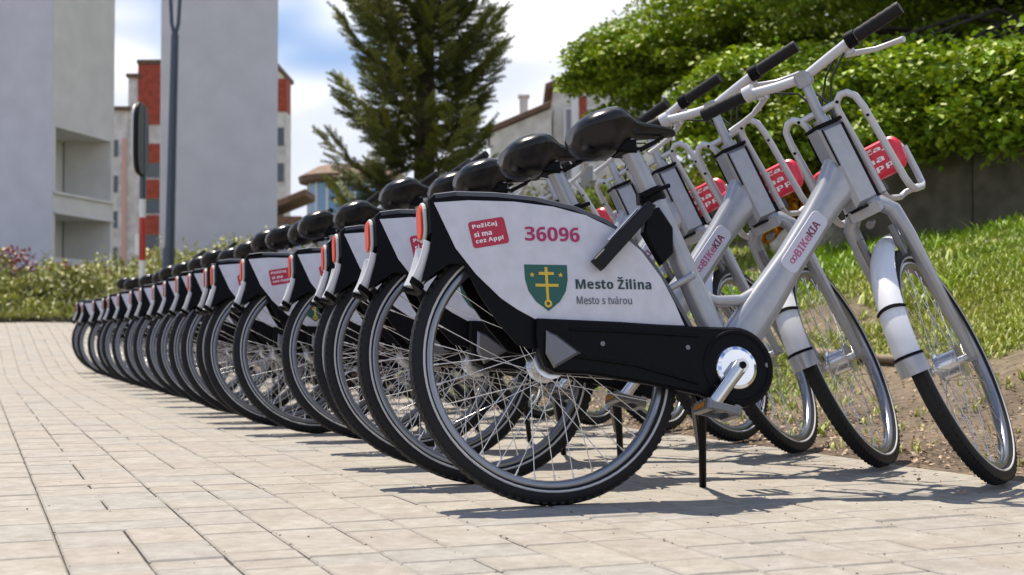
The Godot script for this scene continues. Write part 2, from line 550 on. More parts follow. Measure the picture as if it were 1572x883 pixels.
func backdrop() -> void:
	var concrete := mat("tower_render", Color(0.62, 0.62, 0.67), 0.9)
	grain(concrete, noise_tex(0.015, 51, Color(0.94, 0.94, 0.94), Color(1, 1, 1), 512, 6), 0.12)
	var bounce_lit := mat("bounce_lit_render", Color(0.66, 0.65, 0.615), 0.9)  # tower flank tone, with warm bounced light put into the colour
	grain(bounce_lit, noise_tex(0.015, 52, Color(0.92, 0.92, 0.92), Color(1, 1, 1), 512, 6), 0.12)
	var cream := mat("cream_render", Color(0.76, 0.73, 0.68), 0.9)
	grain(cream, noise_tex(0.02, 53, Color(0.8, 0.8, 0.8), Color(1, 1, 1), 256, 5), 0.2)
	var pink := mat("pink_render", Color(0.62, 0.36, 0.29), 0.9)
	var brick := mat("red_cladding", Color(0.44, 0.085, 0.045), 0.85)
	grain(brick, noise_tex(0.03, 54, Color(0.75, 0.75, 0.75), Color(1, 1, 1), 256, 5), 0.3)
	var roof := mat("brown_roof", Color(0.20, 0.12, 0.08), 0.8)
	grain(roof, noise_tex(0.03, 55, Color(0.7, 0.7, 0.7), Color(1, 1, 1), 256, 5), 0.4)
	var glass := mat("dark_glass", Color(0.05, 0.07, 0.09), 0.08)
	var pale_glass := mat("pale_glass", Color(0.25, 0.25, 0.27), 0.1)
	var blue_glass := mat("blue_glass", Color(0.12, 0.28, 0.50), 0.12)
	var frame := mat("white_frame", Color(0.7, 0.7, 0.7), 0.5)
	var post := mat("post_paint", Color(0.065, 0.08, 0.115), 0.4, 0.3)
	var white := mat("white_paint", Color(0.75, 0.75, 0.75), 0.5)
	var red := mat("red_paint", Color(0.45, 0.03, 0.02), 0.5)
	# left tower block with two open loggias in its right flank
	var t := thing("tower_block", Vector3(-13.5, 0, -40))
	var up := Basis(Vector3.RIGHT, Vector3(0, 0, -1), Vector3.UP)   # drawn in x, depth; extruded upwards
	var foot := [Vector2(-6.5, 0), Vector2(0, 0), Vector2(0.74, 3.6), Vector2(-5.6, 4.6)]
	var inner := [Vector2(-6.5, 0), Vector2(-1.5, 0), Vector2(-0.78, 3.75), Vector2(-5.6, 4.6)]
	var lay := Transform3D(up, Vector3.ZERO)
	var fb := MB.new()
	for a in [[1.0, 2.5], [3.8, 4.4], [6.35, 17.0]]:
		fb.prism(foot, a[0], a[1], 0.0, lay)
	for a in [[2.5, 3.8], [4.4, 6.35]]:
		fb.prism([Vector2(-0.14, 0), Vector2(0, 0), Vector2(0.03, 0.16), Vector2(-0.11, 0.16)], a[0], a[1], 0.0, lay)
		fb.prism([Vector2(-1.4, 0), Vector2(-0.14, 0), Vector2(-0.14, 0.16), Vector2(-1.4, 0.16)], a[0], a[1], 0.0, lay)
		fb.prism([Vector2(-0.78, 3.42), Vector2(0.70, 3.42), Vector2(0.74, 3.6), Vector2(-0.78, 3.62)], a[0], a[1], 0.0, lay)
	obj("wall", fb, bounce_lit, t)
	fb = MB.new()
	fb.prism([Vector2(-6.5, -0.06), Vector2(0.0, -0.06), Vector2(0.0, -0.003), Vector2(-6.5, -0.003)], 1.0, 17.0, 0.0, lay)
	obj("added_front_plate", fb, concrete, t)  # thin plate added so the front stays without the flank's painted bounce
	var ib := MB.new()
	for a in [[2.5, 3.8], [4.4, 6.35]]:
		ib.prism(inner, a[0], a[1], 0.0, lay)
	obj("loggia_wall", ib, bounce_lit, t)
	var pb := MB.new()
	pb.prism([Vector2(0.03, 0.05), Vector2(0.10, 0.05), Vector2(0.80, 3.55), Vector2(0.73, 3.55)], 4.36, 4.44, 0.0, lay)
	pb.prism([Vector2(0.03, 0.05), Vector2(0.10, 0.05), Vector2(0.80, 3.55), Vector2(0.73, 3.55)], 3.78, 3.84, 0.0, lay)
	obj("parapet_coping", pb, bounce_lit, t)
	tag(t, "grey concrete tower block at the left edge with two open loggias in its side", "tower")
	t = thing("slab_tower", Vector3(-10.13, 0, -47), deg_to_rad(13))
	fb = MB.new()
	fb.box(Vector3(0, 9.5, 0), Vector3(3.86, 17, 2.6), 0.02)
	obj("wall", fb, concrete, t)
	fb = MB.new()
	fb.box(Vector3(0, 18.06, 0), Vector3(4.0, 0.12, 2.75), 0.01)
	obj("roof_coping", fb, post, t)
	tag(t, "tall blank grey slab tower standing alone behind the lamp post", "tower")
	# block of flats with red bands, behind the towers
	t = thing("apartment_building", Vector3(-20, 0, -85))
	fb = MB.new()
	fb.box(Vector3(-4.1, 7.2, 0.3), Vector3(2.0, 12.6, 6))
	fb.box(Vector3(-2.75, 8.2, 0), Vector3(0.7, 14.6, 6.4))
	fb.box(Vector3(1.6, 8.6, -0.2), Vector3(8.0, 15.4, 6.8))
	obj("wall", fb, cream, t)
	fb = MB.new()
	fb.box(Vector3(-4.1, 13.6, 0.3), Vector3(2.3, 0.22, 6.4))
	fb.box(Vector3(-2.75, 15.6, 0), Vector3(0.9, 0.22, 6.8))
	fb.box(Vector3(1.6, 16.42, -0.2), Vector3(8.3, 0.25, 7.2))
	obj("roof", fb, roof, t)
	fb = MB.new()
	fb.box(Vector3(1.55, 14.45, 3.24), Vector3(8.1, 3.6, 0.12))
	obj("red_attic", fb, brick, t)
	for k in 5:
		fb = MB.new()
		fb.box(Vector3(-1.55, 10.9 - k * 2.15, 3.26), Vector3(1.55, 1.15, 0.16))
		obj("red_spandrel", fb, brick, t)
		fb = MB.new()
		fb.box(Vector3(-1.55, 9.86 - k * 2.15, 3.205), Vector3(1.3, 0.85, 0.05))
		obj("pane", fb, glass, t)
		fb = MB.new()
		fb.box(Vector3(-4.0, 11.2 - k * 2.15, 3.32), Vector3(0.7, 1.0, 0.06))
		obj("pane", fb, glass, t)
	fb = MB.new()
	fb.box(Vector3(-4.92, 7.2, 3.34), Vector3(0.42, 12.4, 0.1))
	fb.box(Vector3(-3.25, 6.4, 3.34), Vector3(0.22, 10.8, 0.1))
	obj("pink_strip", fb, pink, t)
	fb = MB.new()
	fb.box(Vector3(5.95, 7.3, 2.6), Vector3(0.95, 12.2, 1.3))
	var stair := obj("stair_tower", fb, cream, t)
	fb = MB.new()
	fb.box(Vector3(5.95, 14.42, 2.6), Vector3(1.0, 2.0, 1.36))
	obj("red_attic", fb, brick, stair)
	for k in 5:
		fb = MB.new()
		fb.box(Vector3(6.1, 11.9 - k * 2.15, 3.27), Vector3(0.4, 1.1, 0.05))
		obj("pane", fb, glass, stair)
	tag(t, "cream block of flats with brick red attic and red bands seen between the towers", "building")
	# round pavilion
	t = thing("round_pavilion", Vector3(-7.0, 0, -60))
	var stand := Transform3D(up, Vector3.ZERO)
	fb = MB.new()
	fb.lathe([Vector2(1.95, 1.0), Vector2(1.95, 4.9), Vector2(2.02, 4.95), Vector2(2.02, 5.05)], 40, stand)
	obj("wall", fb, white, t)
	fb = MB.new()
	for k in 20:
		var a := TAU * k / 20.0
		fb.box(Vector3(sin(a) * 1.94, 5.85, cos(a) * 1.94), Vector3(0.56, 1.6, 0.05), 0.0, Basis(Vector3.UP, a))
	obj("glazing", fb, blue_glass, t)
	fb = MB.new()
	for k in 20:
		var a := TAU * (k + 0.5) / 20.0
		fb.box(Vector3(sin(a) * 1.96, 5.85, cos(a) * 1.96), Vector3(0.09, 1.66, 0.1), 0.0, Basis(Vector3.UP, a))
	obj("mullion", fb, frame, t)
	fb = MB.new()
	fb.lathe([Vector2(1.7, 6.62), Vector2(2.35, 6.75), Vector2(2.4, 7.0), Vector2(1.6, 7.45), Vector2(0.02, 7.7)], 40, stand)
	obj("roof", fb, roof, t)
	tag(t, "round white pavilion with blue glazing and a brown overhanging roof left of the spruce", "pavilion")
	t = thing("brown_hut", Vector3(-8.7, 0, -52))
	fb = MB.new()
	fb.box(Vector3(0, 2.5, 0), Vector3(1.6, 4.2, 2))
	obj("wall", fb, roof, t)
	fb = MB.new()
	fb.prism([Vector2(-1.1, 4.5), Vector2(1.0, 5.35), Vector2(1.0, 5.6), Vector2(-1.1, 4.75)], -1.3, 1.3, 0.02)
	obj("roof", fb, roof, t)
	tag(t, "small dark brown hut with a slanting roof beside the slab tower", "hut")
	# houses behind the trees on the hill
	t = thing("hill_house", Vector3(3.9, 1.2, -60))
	fb = MB.new()
	fb.box(Vector3(0, 3.8, 0), Vector3(4.3, 11.2, 5))
	obj("wall", fb, cream, t)
	fb = MB.new()
	fb.prism([Vector2(-2.5, 9.25), Vector2(0.4, 10.5), Vector2(2.6, 9.25), Vector2(2.6, 9.5), Vector2(0.4, 10.8), Vector2(-2.5, 9.5)], -2.8, 2.8, 0.02)
	obj("roof", fb, roof, t)
	fb = MB.new()
	fb.box(Vector3(-1.25, 6.4, 2.54), Vector3(0.3, 5.6, 0.14))
	obj("pilaster", fb, white, t)
	fb = MB.new()
	fb.box(Vector3(-0.9, 8.2, 2.53), Vector3(0.32, 1.6, 0.1))
	obj("shutter", fb, brick, t)
	wall_with_windows(t, cream, pale_glass, frame, -2.1, 2.1, 4.2, 9.0, 2.5, 2, 2)
	tag(t, "tall cream house with brown eaves half hidden by the broadleaf tree", "house")
	t = thing("low_house", Vector3(0.7, 1.55, -58))
	fb = MB.new()
	fb.prism([Vector2(-1.6, -2), Vector2(0.88, -2), Vector2(0.88, 7.9), Vector2(-1.6, 6.85)], -2, 2)
	obj("wall", fb, cream, t)
	fb = MB.new()
	fb.prism([Vector2(-1.75, 6.84), Vector2(0.9, 7.96), Vector2(0.9, 8.2), Vector2(-1.75, 7.08)], -2.2, 2.2, 0.02)
	var rf := obj("roof", fb, roof, t)
	fb = MB.new()
	fb.box(Vector3(-0.2, 8.2, 0), Vector3(0.36, 1.0, 0.4))
	fb.box(Vector3(-0.2, 8.73, 0), Vector3(0.5, 0.1, 0.5))
	obj("chimney", fb, cream, rf)
	tag(t, "lower cream house with a single pitched roof and a chimney right of the spruce", "house")
	# retaining wall under the trees
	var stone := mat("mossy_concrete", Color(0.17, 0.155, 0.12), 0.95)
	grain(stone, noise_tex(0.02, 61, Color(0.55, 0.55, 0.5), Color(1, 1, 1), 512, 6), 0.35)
	bumps(stone, noise_tex(0.06, 62, Color(0, 0, 0), Color(1, 1, 1), 256, 5), 1.0)
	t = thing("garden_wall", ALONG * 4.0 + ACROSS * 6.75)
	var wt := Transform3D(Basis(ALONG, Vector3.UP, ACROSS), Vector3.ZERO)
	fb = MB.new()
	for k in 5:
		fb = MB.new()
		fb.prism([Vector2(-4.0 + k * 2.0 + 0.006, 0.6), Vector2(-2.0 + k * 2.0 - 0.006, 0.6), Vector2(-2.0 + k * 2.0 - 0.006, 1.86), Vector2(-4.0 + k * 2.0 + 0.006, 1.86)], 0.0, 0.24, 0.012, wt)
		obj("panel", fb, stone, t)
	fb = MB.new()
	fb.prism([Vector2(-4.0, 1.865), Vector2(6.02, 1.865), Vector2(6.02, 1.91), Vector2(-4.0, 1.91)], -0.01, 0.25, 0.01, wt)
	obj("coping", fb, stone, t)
	tag(t, "dark mossy concrete garden wall in the shade under the broadleaf trees", "wall")
	# lamp post, forked at the top
	t = thing("lamp_post", Vector3(-6.07, 0.8, -24.0))
	fb = MB.new()
	fb.tube([Vector3(0, 0, 0), Vector3(0.03, 1.0, 0), Vector3(0.045, 1.05, 0), Vector3(0.11, 4.8, 0)], [0.115, 0.11, 0.088, 0.07], 18)
	obj("pole", fb, post, t)
	for sx in [-1, 1]:
		fb = MB.new()
		fb.tube([Vector3(0.11, 4.75, 0), Vector3(0.11 + sx * 0.06, 5.0, 0), Vector3(0.11 + sx * 0.1, 5.8, 0), Vector3(0.11 + sx * 0.35, 6.4, 0), Vector3(0.11 + sx * 0.9, 6.7, 0)], 0.035, 10)
		obj("arm", fb, post, t)
		fb = MB.new()
		fb.box(Vector3(0.11 + sx * 1.2, 6.72, 0), Vector3(0.7, 0.1, 0.26), 0.03)
		obj("lantern", fb, post, t)
	tag(t, "dark blue-grey street lamp post with a forked top in front of the slab tower", "lamp post")
	# traffic mirror on a banded pole
	t = thing("traffic_mirror", Vector3(-6.02, 1.15, -22.2))
	var y := 0.0
	for k in 5:
		var hgt: float = [0.36, 0.34, 0.36, 0.30, 1.5][k]
		fb = MB.new()
		fb.tube([Vector3(0, y if k else -0.5, 0), Vector3(0, y + hgt, 0)], 0.052, 14)
		obj("pole_band", fb, [white, red, red, white, post][k], t)
		y += hgt
	fb = MB.new()
	var ring := []
	for k in 32:
		var a := TAU * k / 32.0
		ring.append(Vector2(0.40 * signf(cos(a)) * pow(absf(cos(a)), 0.6), 0.60 * signf(sin(a)) * pow(absf(sin(a)), 0.6)))
	var face := Transform3D(Basis(Vector3.UP, deg_to_rad(-88)), Vector3(-0.04, 2.32, 0.12))
	fb.prism(ring, -0.08, 0.0, 0.03, face)
	obj("mirror_shell", fb, M["black_rubber"], t)
	fb = MB.new()
	var small := []
	for q in ring:
		small.append(q * 0.94)
	fb.prism(small, 0.001, 0.03, 0.025, face)
	obj("mirror_rim", fb, white, t)
	fb = MB.new()
	fb.box(Vector3(-0.07, 0.62, 0.05), Vector3(0.07, 0.34, 0.03), 0.004)
	obj("marker_plate", fb, white, t)
	tag(t, "traffic mirror seen from behind on a red and white banded pole", "traffic mirror")

# ---------------------------------------------------------------- plants
func leaf_mesh(l: float, w: float, fold := 0.25) -> ArrayMesh:
	var b := MB.new()
	var tip := Vector3(0, 0, l)
	var a := Vector3(w * 0.5, fold * w * 0.5, l * 0.42)
	var c := Vector3(-w * 0.5, fold * w * 0.5, l * 0.42)
	b.face(Vector3.ZERO, a, tip, Vector3.UP)
	b.face(Vector3.ZERO, tip, c, Vector3.UP)
	return b.mesh()

func copies(called: String, m: Mesh, material: Material, xf: Array, tint: Array, parent: Node = self) -> MultiMeshInstance3D:
	var mm := MultiMesh.new()
	mm.transform_format = MultiMesh.TRANSFORM_3D
	mm.use_colors = true
	mm.mesh = m
	mm.instance_count = xf.size()
	for i in xf.size():
		mm.set_instance_transform(i, xf[i])
		mm.set_instance_color(i, tint[i])
	var o := MultiMeshInstance3D.new()
	o.multimesh = mm
	o.material_override = material
	put(o, called, parent)
	kind(o, "stuff")
	return o

func leafy(name_: String, back := 0.5) -> StandardMaterial3D:
	var m := mat(name_, Color.WHITE, 0.55)
	m.vertex_color_use_as_albedo = true
	m.backlight_enabled = true
	m.backlight = Color(back, back, back * 0.6)
	m.cull_mode = BaseMaterial3D.CULL_DISABLED
	return m

func rand_dir() -> Vector3:
	return Vector3(rng.randfn(), rng.randfn(), rng.randfn()).normalized()

func broadleaf(called: String, at: Vector3, trunk_h: float, lobes: Array, sprays: int, per: int, leaf: ArrayMesh, mleaf: Material, bark: Material, base: Color, label: String, lowest: float) -> void:
	var t := thing(called, at)
	var b := MB.new()
	b.tube([Vector3(0, -0.3, 0), Vector3(0.02, trunk_h * 0.4, 0.02), Vector3(-0.03, trunk_h * 0.8, 0), Vector3(0, trunk_h * 1.3, 0.05)], [0.22, 0.16, 0.13, 0.07], 12)
	obj("trunk", b, bark, t)
	var limbs := MB.new()
	var xf := []
	var tint := []
	for i in sprays:
		var lobe = lobes[rng.randi() % lobes.size()]
		var ctr: Vector3 = lobe[0]
		var rad: Vector3 = lobe[1]
		var d := rand_dir()
		var p := ctr + d * rad * pow(rng.randf(), 0.45)
		if p.y < lowest:
			p.y = lowest + rng.randf() * 0.8
		if i % 9 == 0 and p.y < 3.6:
			var from := Vector3(0, clampf(p.y * 0.62, trunk_h * 0.5, trunk_h * 1.3), 0)
			var mid := from.lerp(p, 0.55) + Vector3(0, 0.25, 0)
			limbs.tube([from, mid, p], [0.03, 0.02, 0.006], 6, false)
		var out := Vector3(p.x - ctr.x * 0.3, 0, p.z - ctr.z * 0.3).normalized()
		var sway := out.rotated(Vector3.UP, rng.randf_range(-0.7, 0.7))
		var shade := rng.randf_range(0.75, 1.25)
		var len := rng.randf_range(0.45, 0.85)
		for k in per:
			var u := rng.randf()
			var side := rng.randfn() * 0.17 * (1.1 - u * 0.6)
			var q := p + sway * (u - 0.4) * len + sway.cross(Vector3.UP) * side + Vector3(0, rng.randfn() * 0.035 - 0.20 * u * u, 0)
			var bs := Basis(Vector3.UP, rng.randf() * TAU) * Basis(Vector3.RIGHT, rng.randfn() * 0.45 + 0.25) * Basis(Vector3.FORWARD, rng.randfn() * 0.4)
			xf.append(Transform3D(bs.scaled(Vector3.ONE * rng.randf_range(0.7, 1.25)), q))
			var f := shade * rng.randf_range(0.8, 1.2)
			tint.append(Color(base.r * f * rng.randf_range(0.85, 1.2), base.g * f, base.b * f * rng.randf_range(0.7, 1.2)))
	obj("limbs", limbs, bark, t)
	copies("crown", leaf, mleaf, xf, tint, t)
	tag(t, label, "tree")

func spruce() -> void:
	var bark := mat("spruce_bark", Color(0.075, 0.05, 0.035), 0.9)
	var m := leafy("spruce_needles", 0.35)
	var p := Vector3(-1.43, 0, -22.0)
	p.y = land_at(p) - 0.1
	var t := thing("spruce_tree", p)
	var b := MB.new()
	b.tube([Vector3(0, -0.2, 0), Vector3(0.03, 3, 0), Vector3(0, 7, 0.03), Vector3(0, 11.6, 0)], [0.2, 0.15, 0.09, 0.015], 12)
	obj("trunk", b, bark, t)
	# a sprig: a twig set about with needles
	var s := MB.new()
	for k in 26:
		var a := k * 2.4
		var z := 0.02 + 0.30 * k / 26.0
		var d := Vector3(cos(a), sin(a) * 0.55 + 0.1, 0.95).normalized()
		var side := d.cross(Vector3(sin(a), -cos(a), 0.3)).normalized() * 0.011
		var o := Vector3(0, -0.10 * z * z, z)
		var l := 0.085 * (1.0 - 0.35 * k / 26.0)
		s.face(o - side, o + side, o + d * l, Vector3.UP)
	var sm := s.mesh()
	var br := MB.new()
	var xf := []
	var tint := []
	rng.seed = 404
	var y := 0.55
	while y < 11.2:
		var r := 1.32 * pow(1.0 - y / 12.5, 0.62)
		var count := 6
		var ph := rng.randf() * TAU
		for i in count:
			var az := ph + TAU * (i + rng.randf_range(-0.3, 0.3)) / count
			var len := r * (rng.randf_range(0.45, 1.0) if rng.randf() < 0.7 else rng.randf_range(1.0, 1.4))
			var rise := lerpf(-0.05, 0.75, clampf(y / 7.0, 0, 1)) + rng.randf_range(-0.12, 0.18)
			var dir := Vector3(cos(az), 0, sin(az))
			var pts := []
			for k in 6:
				var u := k / 5.0
				pts.append(Vector3(0, y, 0) + dir * len * u + Vector3.UP * len * (rise * u - 0.55 * u * (1.0 - u) + 0.22 * u * u * u))
			br.tube(pts, [0.028, 0.024, 0.018, 0.014, 0.009, 0.004], 5, false)
			var sidev := dir.cross(Vector3.UP)
			var tone := rng.randf_range(0.75, 1.2)
			var n := int(34 * len / 1.3) + 8
			for k in n:
				var u := 0.12 + 0.88 * pow((k + 0.5) / n, 0.8)
				var j := mini(int(u * 5), 4)
				var q: Vector3 = (pts[j] as Vector3).lerp(pts[j + 1], u * 5 - j)
				var along: Vector3 = (pts[j + 1] - pts[j]).normalized()
				var fan := 0.40 * len * (1.0 - u) + 0.07
				for sd in [-1, 1]:
					var off: float = rng.randf() * fan
					var d: Vector3 = (along * (0.75 + rng.randf() * 0.5) + sidev * sd * rng.randf_range(0.4, 1.1) + Vector3.UP * rng.randf_range(-0.55, 0.15)).normalized()
					var o: Vector3 = q + (sidev * sd + along * 0.55).normalized() * off + Vector3.DOWN * off * 0.35
					var bs := Basis.looking_at(-d, Vector3.UP if absf(d.y) < 0.9 else Vector3.RIGHT) * Basis(Vector3.FORWARD, rng.randf() * TAU)
					xf.append(Transform3D(bs.scaled(Vector3.ONE * rng.randf_range(0.7, 1.15)), o))
					var f := tone * rng.randf_range(0.75, 1.25)
					var young := 1.0 if u > 0.8 else 0.0
					tint.append(Color((0.098 + 0.06 * young) * f, (0.114 + 0.06 * young) * f, 0.022 * f))
		y += rng.randf_range(0.20, 0.34)
	obj("branches", br, bark, t)
	copies("crown", sm, m, xf, tint, t)
	tag(t, "dark green spruce tree with upswept branches rising behind the saddles", "tree")

func shrub(called: String, at: Vector3, rad: Vector3, n: int, leaf: ArrayMesh, m: Material, base: Color, label: String, cat := "shrub", group := "") -> void:
	var t := thing(called, at)
	var st := MB.new()
	for k in 7:
		var d := Vector3(rng.randfn() * 0.5, 1.0, rng.randfn() * 0.5).normalized()
		st.tube([Vector3.ZERO, d * rad.y * 0.6, d * rad.y * 1.1 + Vector3(d.x, 0, d.z) * 0.2], [0.02, 0.014, 0.006], 5, false)
	obj("stems", st, M["bark"], t)
	var xf := []
	var tint := []
	for i in n:
		var d := rand_dir()
		d.y = absf(d.y)
		var lump := 1.0 + 0.35 * noise.get_noise_3d(d.x * 90.0 + at.x * 37.0, d.y * 90.0, d.z * 90.0)
		var q := d * rad * pow(rng.randf(), 0.35) * lump
		var bs := Basis(Vector3.UP, rng.randf() * TAU) * Basis(Vector3.RIGHT, rng.randf_range(-1.2, 0.6)) * Basis(Vector3.FORWARD, rng.randfn() * 0.6)
		xf.append(Transform3D(bs.scaled(Vector3.ONE * rng.randf_range(0.6, 1.3)), q))
		var f := rng.randf_range(0.65, 1.35)
		tint.append(Color(base.r * f * rng.randf_range(0.85, 1.2), base.g * f, base.b * f))
	copies("foliage", leaf, m, xf, tint, t)
	tag(t, label, cat, group)

func planting() -> void:
	var bark := mat("bark", Color(0.06, 0.045, 0.033), 0.9)
	grain(bark, noise_tex(0.05, 71, Color(0.5, 0.5, 0.5), Color(1, 1, 1), 256, 5), 2.0, false)
	var green := leafy("maple_leaf", 0.55)
	var lm := leaf_mesh(0.070, 0.055)
	var lms := leaf_mesh(0.062, 0.049)
	rng.seed = 9
	var base := Color(0.205, 0.30, 0.02)
	broadleaf("maple_tree", Vector3(4.4, 2.0, -16.5), 2.2, [[Vector3(0.1, 3.0, 0), Vector3(3.1, 2.6, 2.6)], [Vector3(-1.7, 1.5, 0.6), Vector3(1.6, 1.1, 1.5)], [Vector3(-2.9, 1.65, 0.4), Vector3(0.75, 0.32, 0.8)], [Vector3(0.4, 1.2, 1.0), Vector3(2.6, 1.1, 1.4)]], 720, 180, lm, green, bark, base, "broad bright green maple tree at the centre right above the front bicycles", 0.35)
	broadleaf("maple_tree", Vector3(5.3, 1.75, -12.9), 2.8, [[Vector3(0.2, 2.7, -0.2), Vector3(2.7, 2.2, 1.9)], [Vector3(0.0, 2.4, -0.4), Vector3(2.9, 1.5, 2.0)], [Vector3(-1.0, 2.2, 0.4), Vector3(2.3, 1.3, 1.6)], [Vector3(-1.3, 4.7, 0.2), Vector3(2.8, 1.5, 2.5)], [Vector3(-0.9, 4.2, 0.4), Vector3(2.8, 1.4, 2.5)], [Vector3(-1.5, 4.6, -0.2), Vector3(2.7, 1.5, 2.5)], [Vector3(-0.6, 3.9, 0.6), Vector3(2.8, 1.4, 2.3)], [Vector3(0.6, 4.6, 0.0), Vector3(2.9, 1.5, 2.6)], [Vector3(-2.05, 0.5, 2.45), Vector3(1.0, 0.5, 0.8)], [Vector3(-2.85, 0.6, 1.2), Vector3(1.0, 0.55, 0.8)], [Vector3(-1.35, 0.4, 3.4), Vector3(0.9, 0.45, 0.7)]], 1950, 150, lms, green, bark, base, "shaded maple tree at the right edge above the mossy wall", 0.0)
	broadleaf("maple_tree", Vector3(5.4, 2.4, -21.0), 2.4, [[Vector3(0, 2.4, 0), Vector3(4.2, 3.4, 2.2)]], 420, 100, lm, green, bark, base, "maple tree farthest up the hill, behind the two bright ones", 0.0)
	spruce()
	# low juniper-like bank at the end of the path
	var small := leaf_mesh(0.11, 0.055)
	var olive := leafy("shrub_leaf", 0.45)
	rng.seed = 12
	var xf := []
	var tint := []
	for i in 85000:
		var c := rng.randf_range(-7.0, 8.5)
		var u := rng.randf()
		var s := 22.0 + 0.5 * noise.get_noise_2d(c * 60.0, 3.0) + u * lerpf(3.6, 10.0, smoothstep(1.0, 4.0, c))
		var prof := sin(clampf(u * 1.25, 0, 1) * PI * 0.5)
		var top := prof * (0.74 + 0.55 * noise.get_noise_2d(c * 95.0, s * 95.0) + 0.35 * noise.get_noise_2d(c * 260.0, s * 260.0))
		var p := ALONG * s + ACROSS * c
		p.y = land(s, c) + maxf(0.02, top) * pow(rng.randf(), 0.4) + 0.05
		var bs := Basis(Vector3.UP, rng.randf() * TAU) * Basis(Vector3.RIGHT, rng.randf_range(-1.3, 0.5))
		xf.append(Transform3D(bs.scaled(Vector3.ONE * rng.randf_range(0.6, 1.3)), p))
		var f := rng.randf_range(0.6, 1.3) * (1.0 + 0.5 * noise.get_noise_2d(c * 50.0 + 9.0, s * 50.0))
		tint.append(Color(0.26 * f, 0.275 * f, 0.085 * f))
	var hb := copies("low_shrub_bank", small, olive, xf, tint)
	tag(hb, "bank of low olive green ground-cover shrubs at the end of the path", "shrubs")
	var redleaf := leafy("red_leaf", 0.35)
	var tiny := leaf_mesh(0.085, 0.05)
	for a in [[-9.1, -24.2, 0.95, "red-leaved shrub at the left edge above the green bank"], [-8.2, -24.5, 0.65, "smaller red-leaved shrub in front of the tower's corner"], [-7.6, -25.0, 0.5, "dull red shrub nearest the traffic mirror"]]:
		var p := Vector3(a[0], 0, a[1])
		p.y = land_at(p) + 0.35
		shrub("barberry_shrub", p, Vector3(a[2] * 0.8, a[2], a[2] * 0.7), 1800, tiny, redleaf, Color(0.22, 0.042, 0.032), a[3], "shrub", "red-leaved shrubs above the green bank")
	var orange := leafy("orange_leaf", 0.5)
	var op := Vector3(2.42, 0, -11.9)
	op.y = land_at(op) + 0.1
	shrub("orange_shrub", op, Vector3(0.26, 0.62, 0.26), 1500, tiny, orange, Color(0.62, 0.26, 0.02), "small shrub with orange leaves behind the second bicycle's basket")
	# bright understorey on the hill under the maples
	var lime := leafy("lime_leaf", 0.6)
	var places := [[0.35, -20.0, 0.9], [1.0, -19.2, 0.8], [1.75, -18.4, 0.85], [2.4, -17.6, 0.7], [-0.3, -21.0, 0.8]]
	var words := ["yellow-green shrub behind the second saddle", "yellow-green shrub behind the nearest saddle", "yellow-green shrub under the left edge of the maple", "yellow-green shrub under the middle of the maple", "yellow-green shrub at the foot of the spruce"]
	for i in places.size():
		var p := Vector3(places[i][0], 0, places[i][1])
		p.y = land_at(p) - 0.05
		shrub("hill_shrub", p, Vector3(0.75, places[i][2], 0.6), 1900, lm, lime, Color(0.30, 0.31, 0.05), words[i], "shrub", "yellow-green shrubs on the hill")
	# grass
	var gm := leafy("grass_blade", 0.5)
	var tuft := MB.new()
	rng.seed = 3
	for k in 8:
		var a := rng.randf() * TAU
		var lean := rng.randf_range(0.15, 0.9)
		var hgt := rng.randf_range(0.55, 1.0)
		var o := Vector3(rng.randfn(), 0, rng.randfn()) * 0.22
		var d := Vector3(cos(a) * lean, 1, sin(a) * lean).normalized()
		var e := (d + Vector3(cos(a), -0.15, sin(a)) * 0.45).normalized()
		var sd := Vector3(-sin(a), 0, cos(a)) * 0.055
		var mid := o + d * hgt * 0.55
		tuft.quad(o - sd, o + sd, mid + sd * 0.7, mid - sd * 0.7, Vector3.UP)
		tuft.face(mid - sd * 0.7, mid + sd * 0.7, mid + e * hgt * 0.5, Vector3.UP)
	var tm := tuft.mesh()
	xf = []
	tint = []
	for zone in [[3.0, 12.5, 2.75, 6.7, 90000], [6.0, 22.0, 4.0, 12.0, 26000]]:
		for i in zone[4]:
			var s := rng.randf_range(zone[0], zone[1])
			var c := rng.randf_range(zone[2], zone[3])
			var g := grassy(s, c)
			if rng.randf() > g * g * 1.1 + 0.015:
				continue
			var p := spot(s, c)
			if absf(p.x) > -p.z * 0.5 + 1.0:
				continue
			var sz := rng.randf_range(0.030, 0.078) * (1.0 + 0.5 * noise.get_noise_2d(s * 60.0, c * 60.0)) * (2.0 if zone[4] < 30000 else 1.0)
			xf.append(Transform3D(Basis(Vector3.UP, rng.randf() * TAU).scaled(Vector3(sz * 1.1, sz, sz * 1.1)), p - Vector3(0, 0.005, 0)))
			var f := rng.randf_range(0.7, 1.3)
			var dry := clampf(0.16 + 0.9 * noise.get_noise_2d(s * 25.0 + 20.0, c * 25.0) + rng.randfn() * 0.12, 0, 1)
			var cl := Color(0.19, 0.31, 0.022).lerp(Color(0.36, 0.34, 0.09), dry)
			tint.append(Color(cl.r * f, cl.g * f, cl.b * f))
	var gr := copies("grass", tm, gm, xf, tint)
	tag(gr, "short green and yellowed grass growing over the bank behind the bicycles", "grass")
	# dead leaves and crumbs of soil on the bare strip
	var litter := leafy("leaf_litter", 0.1)
	xf = []
	tint = []
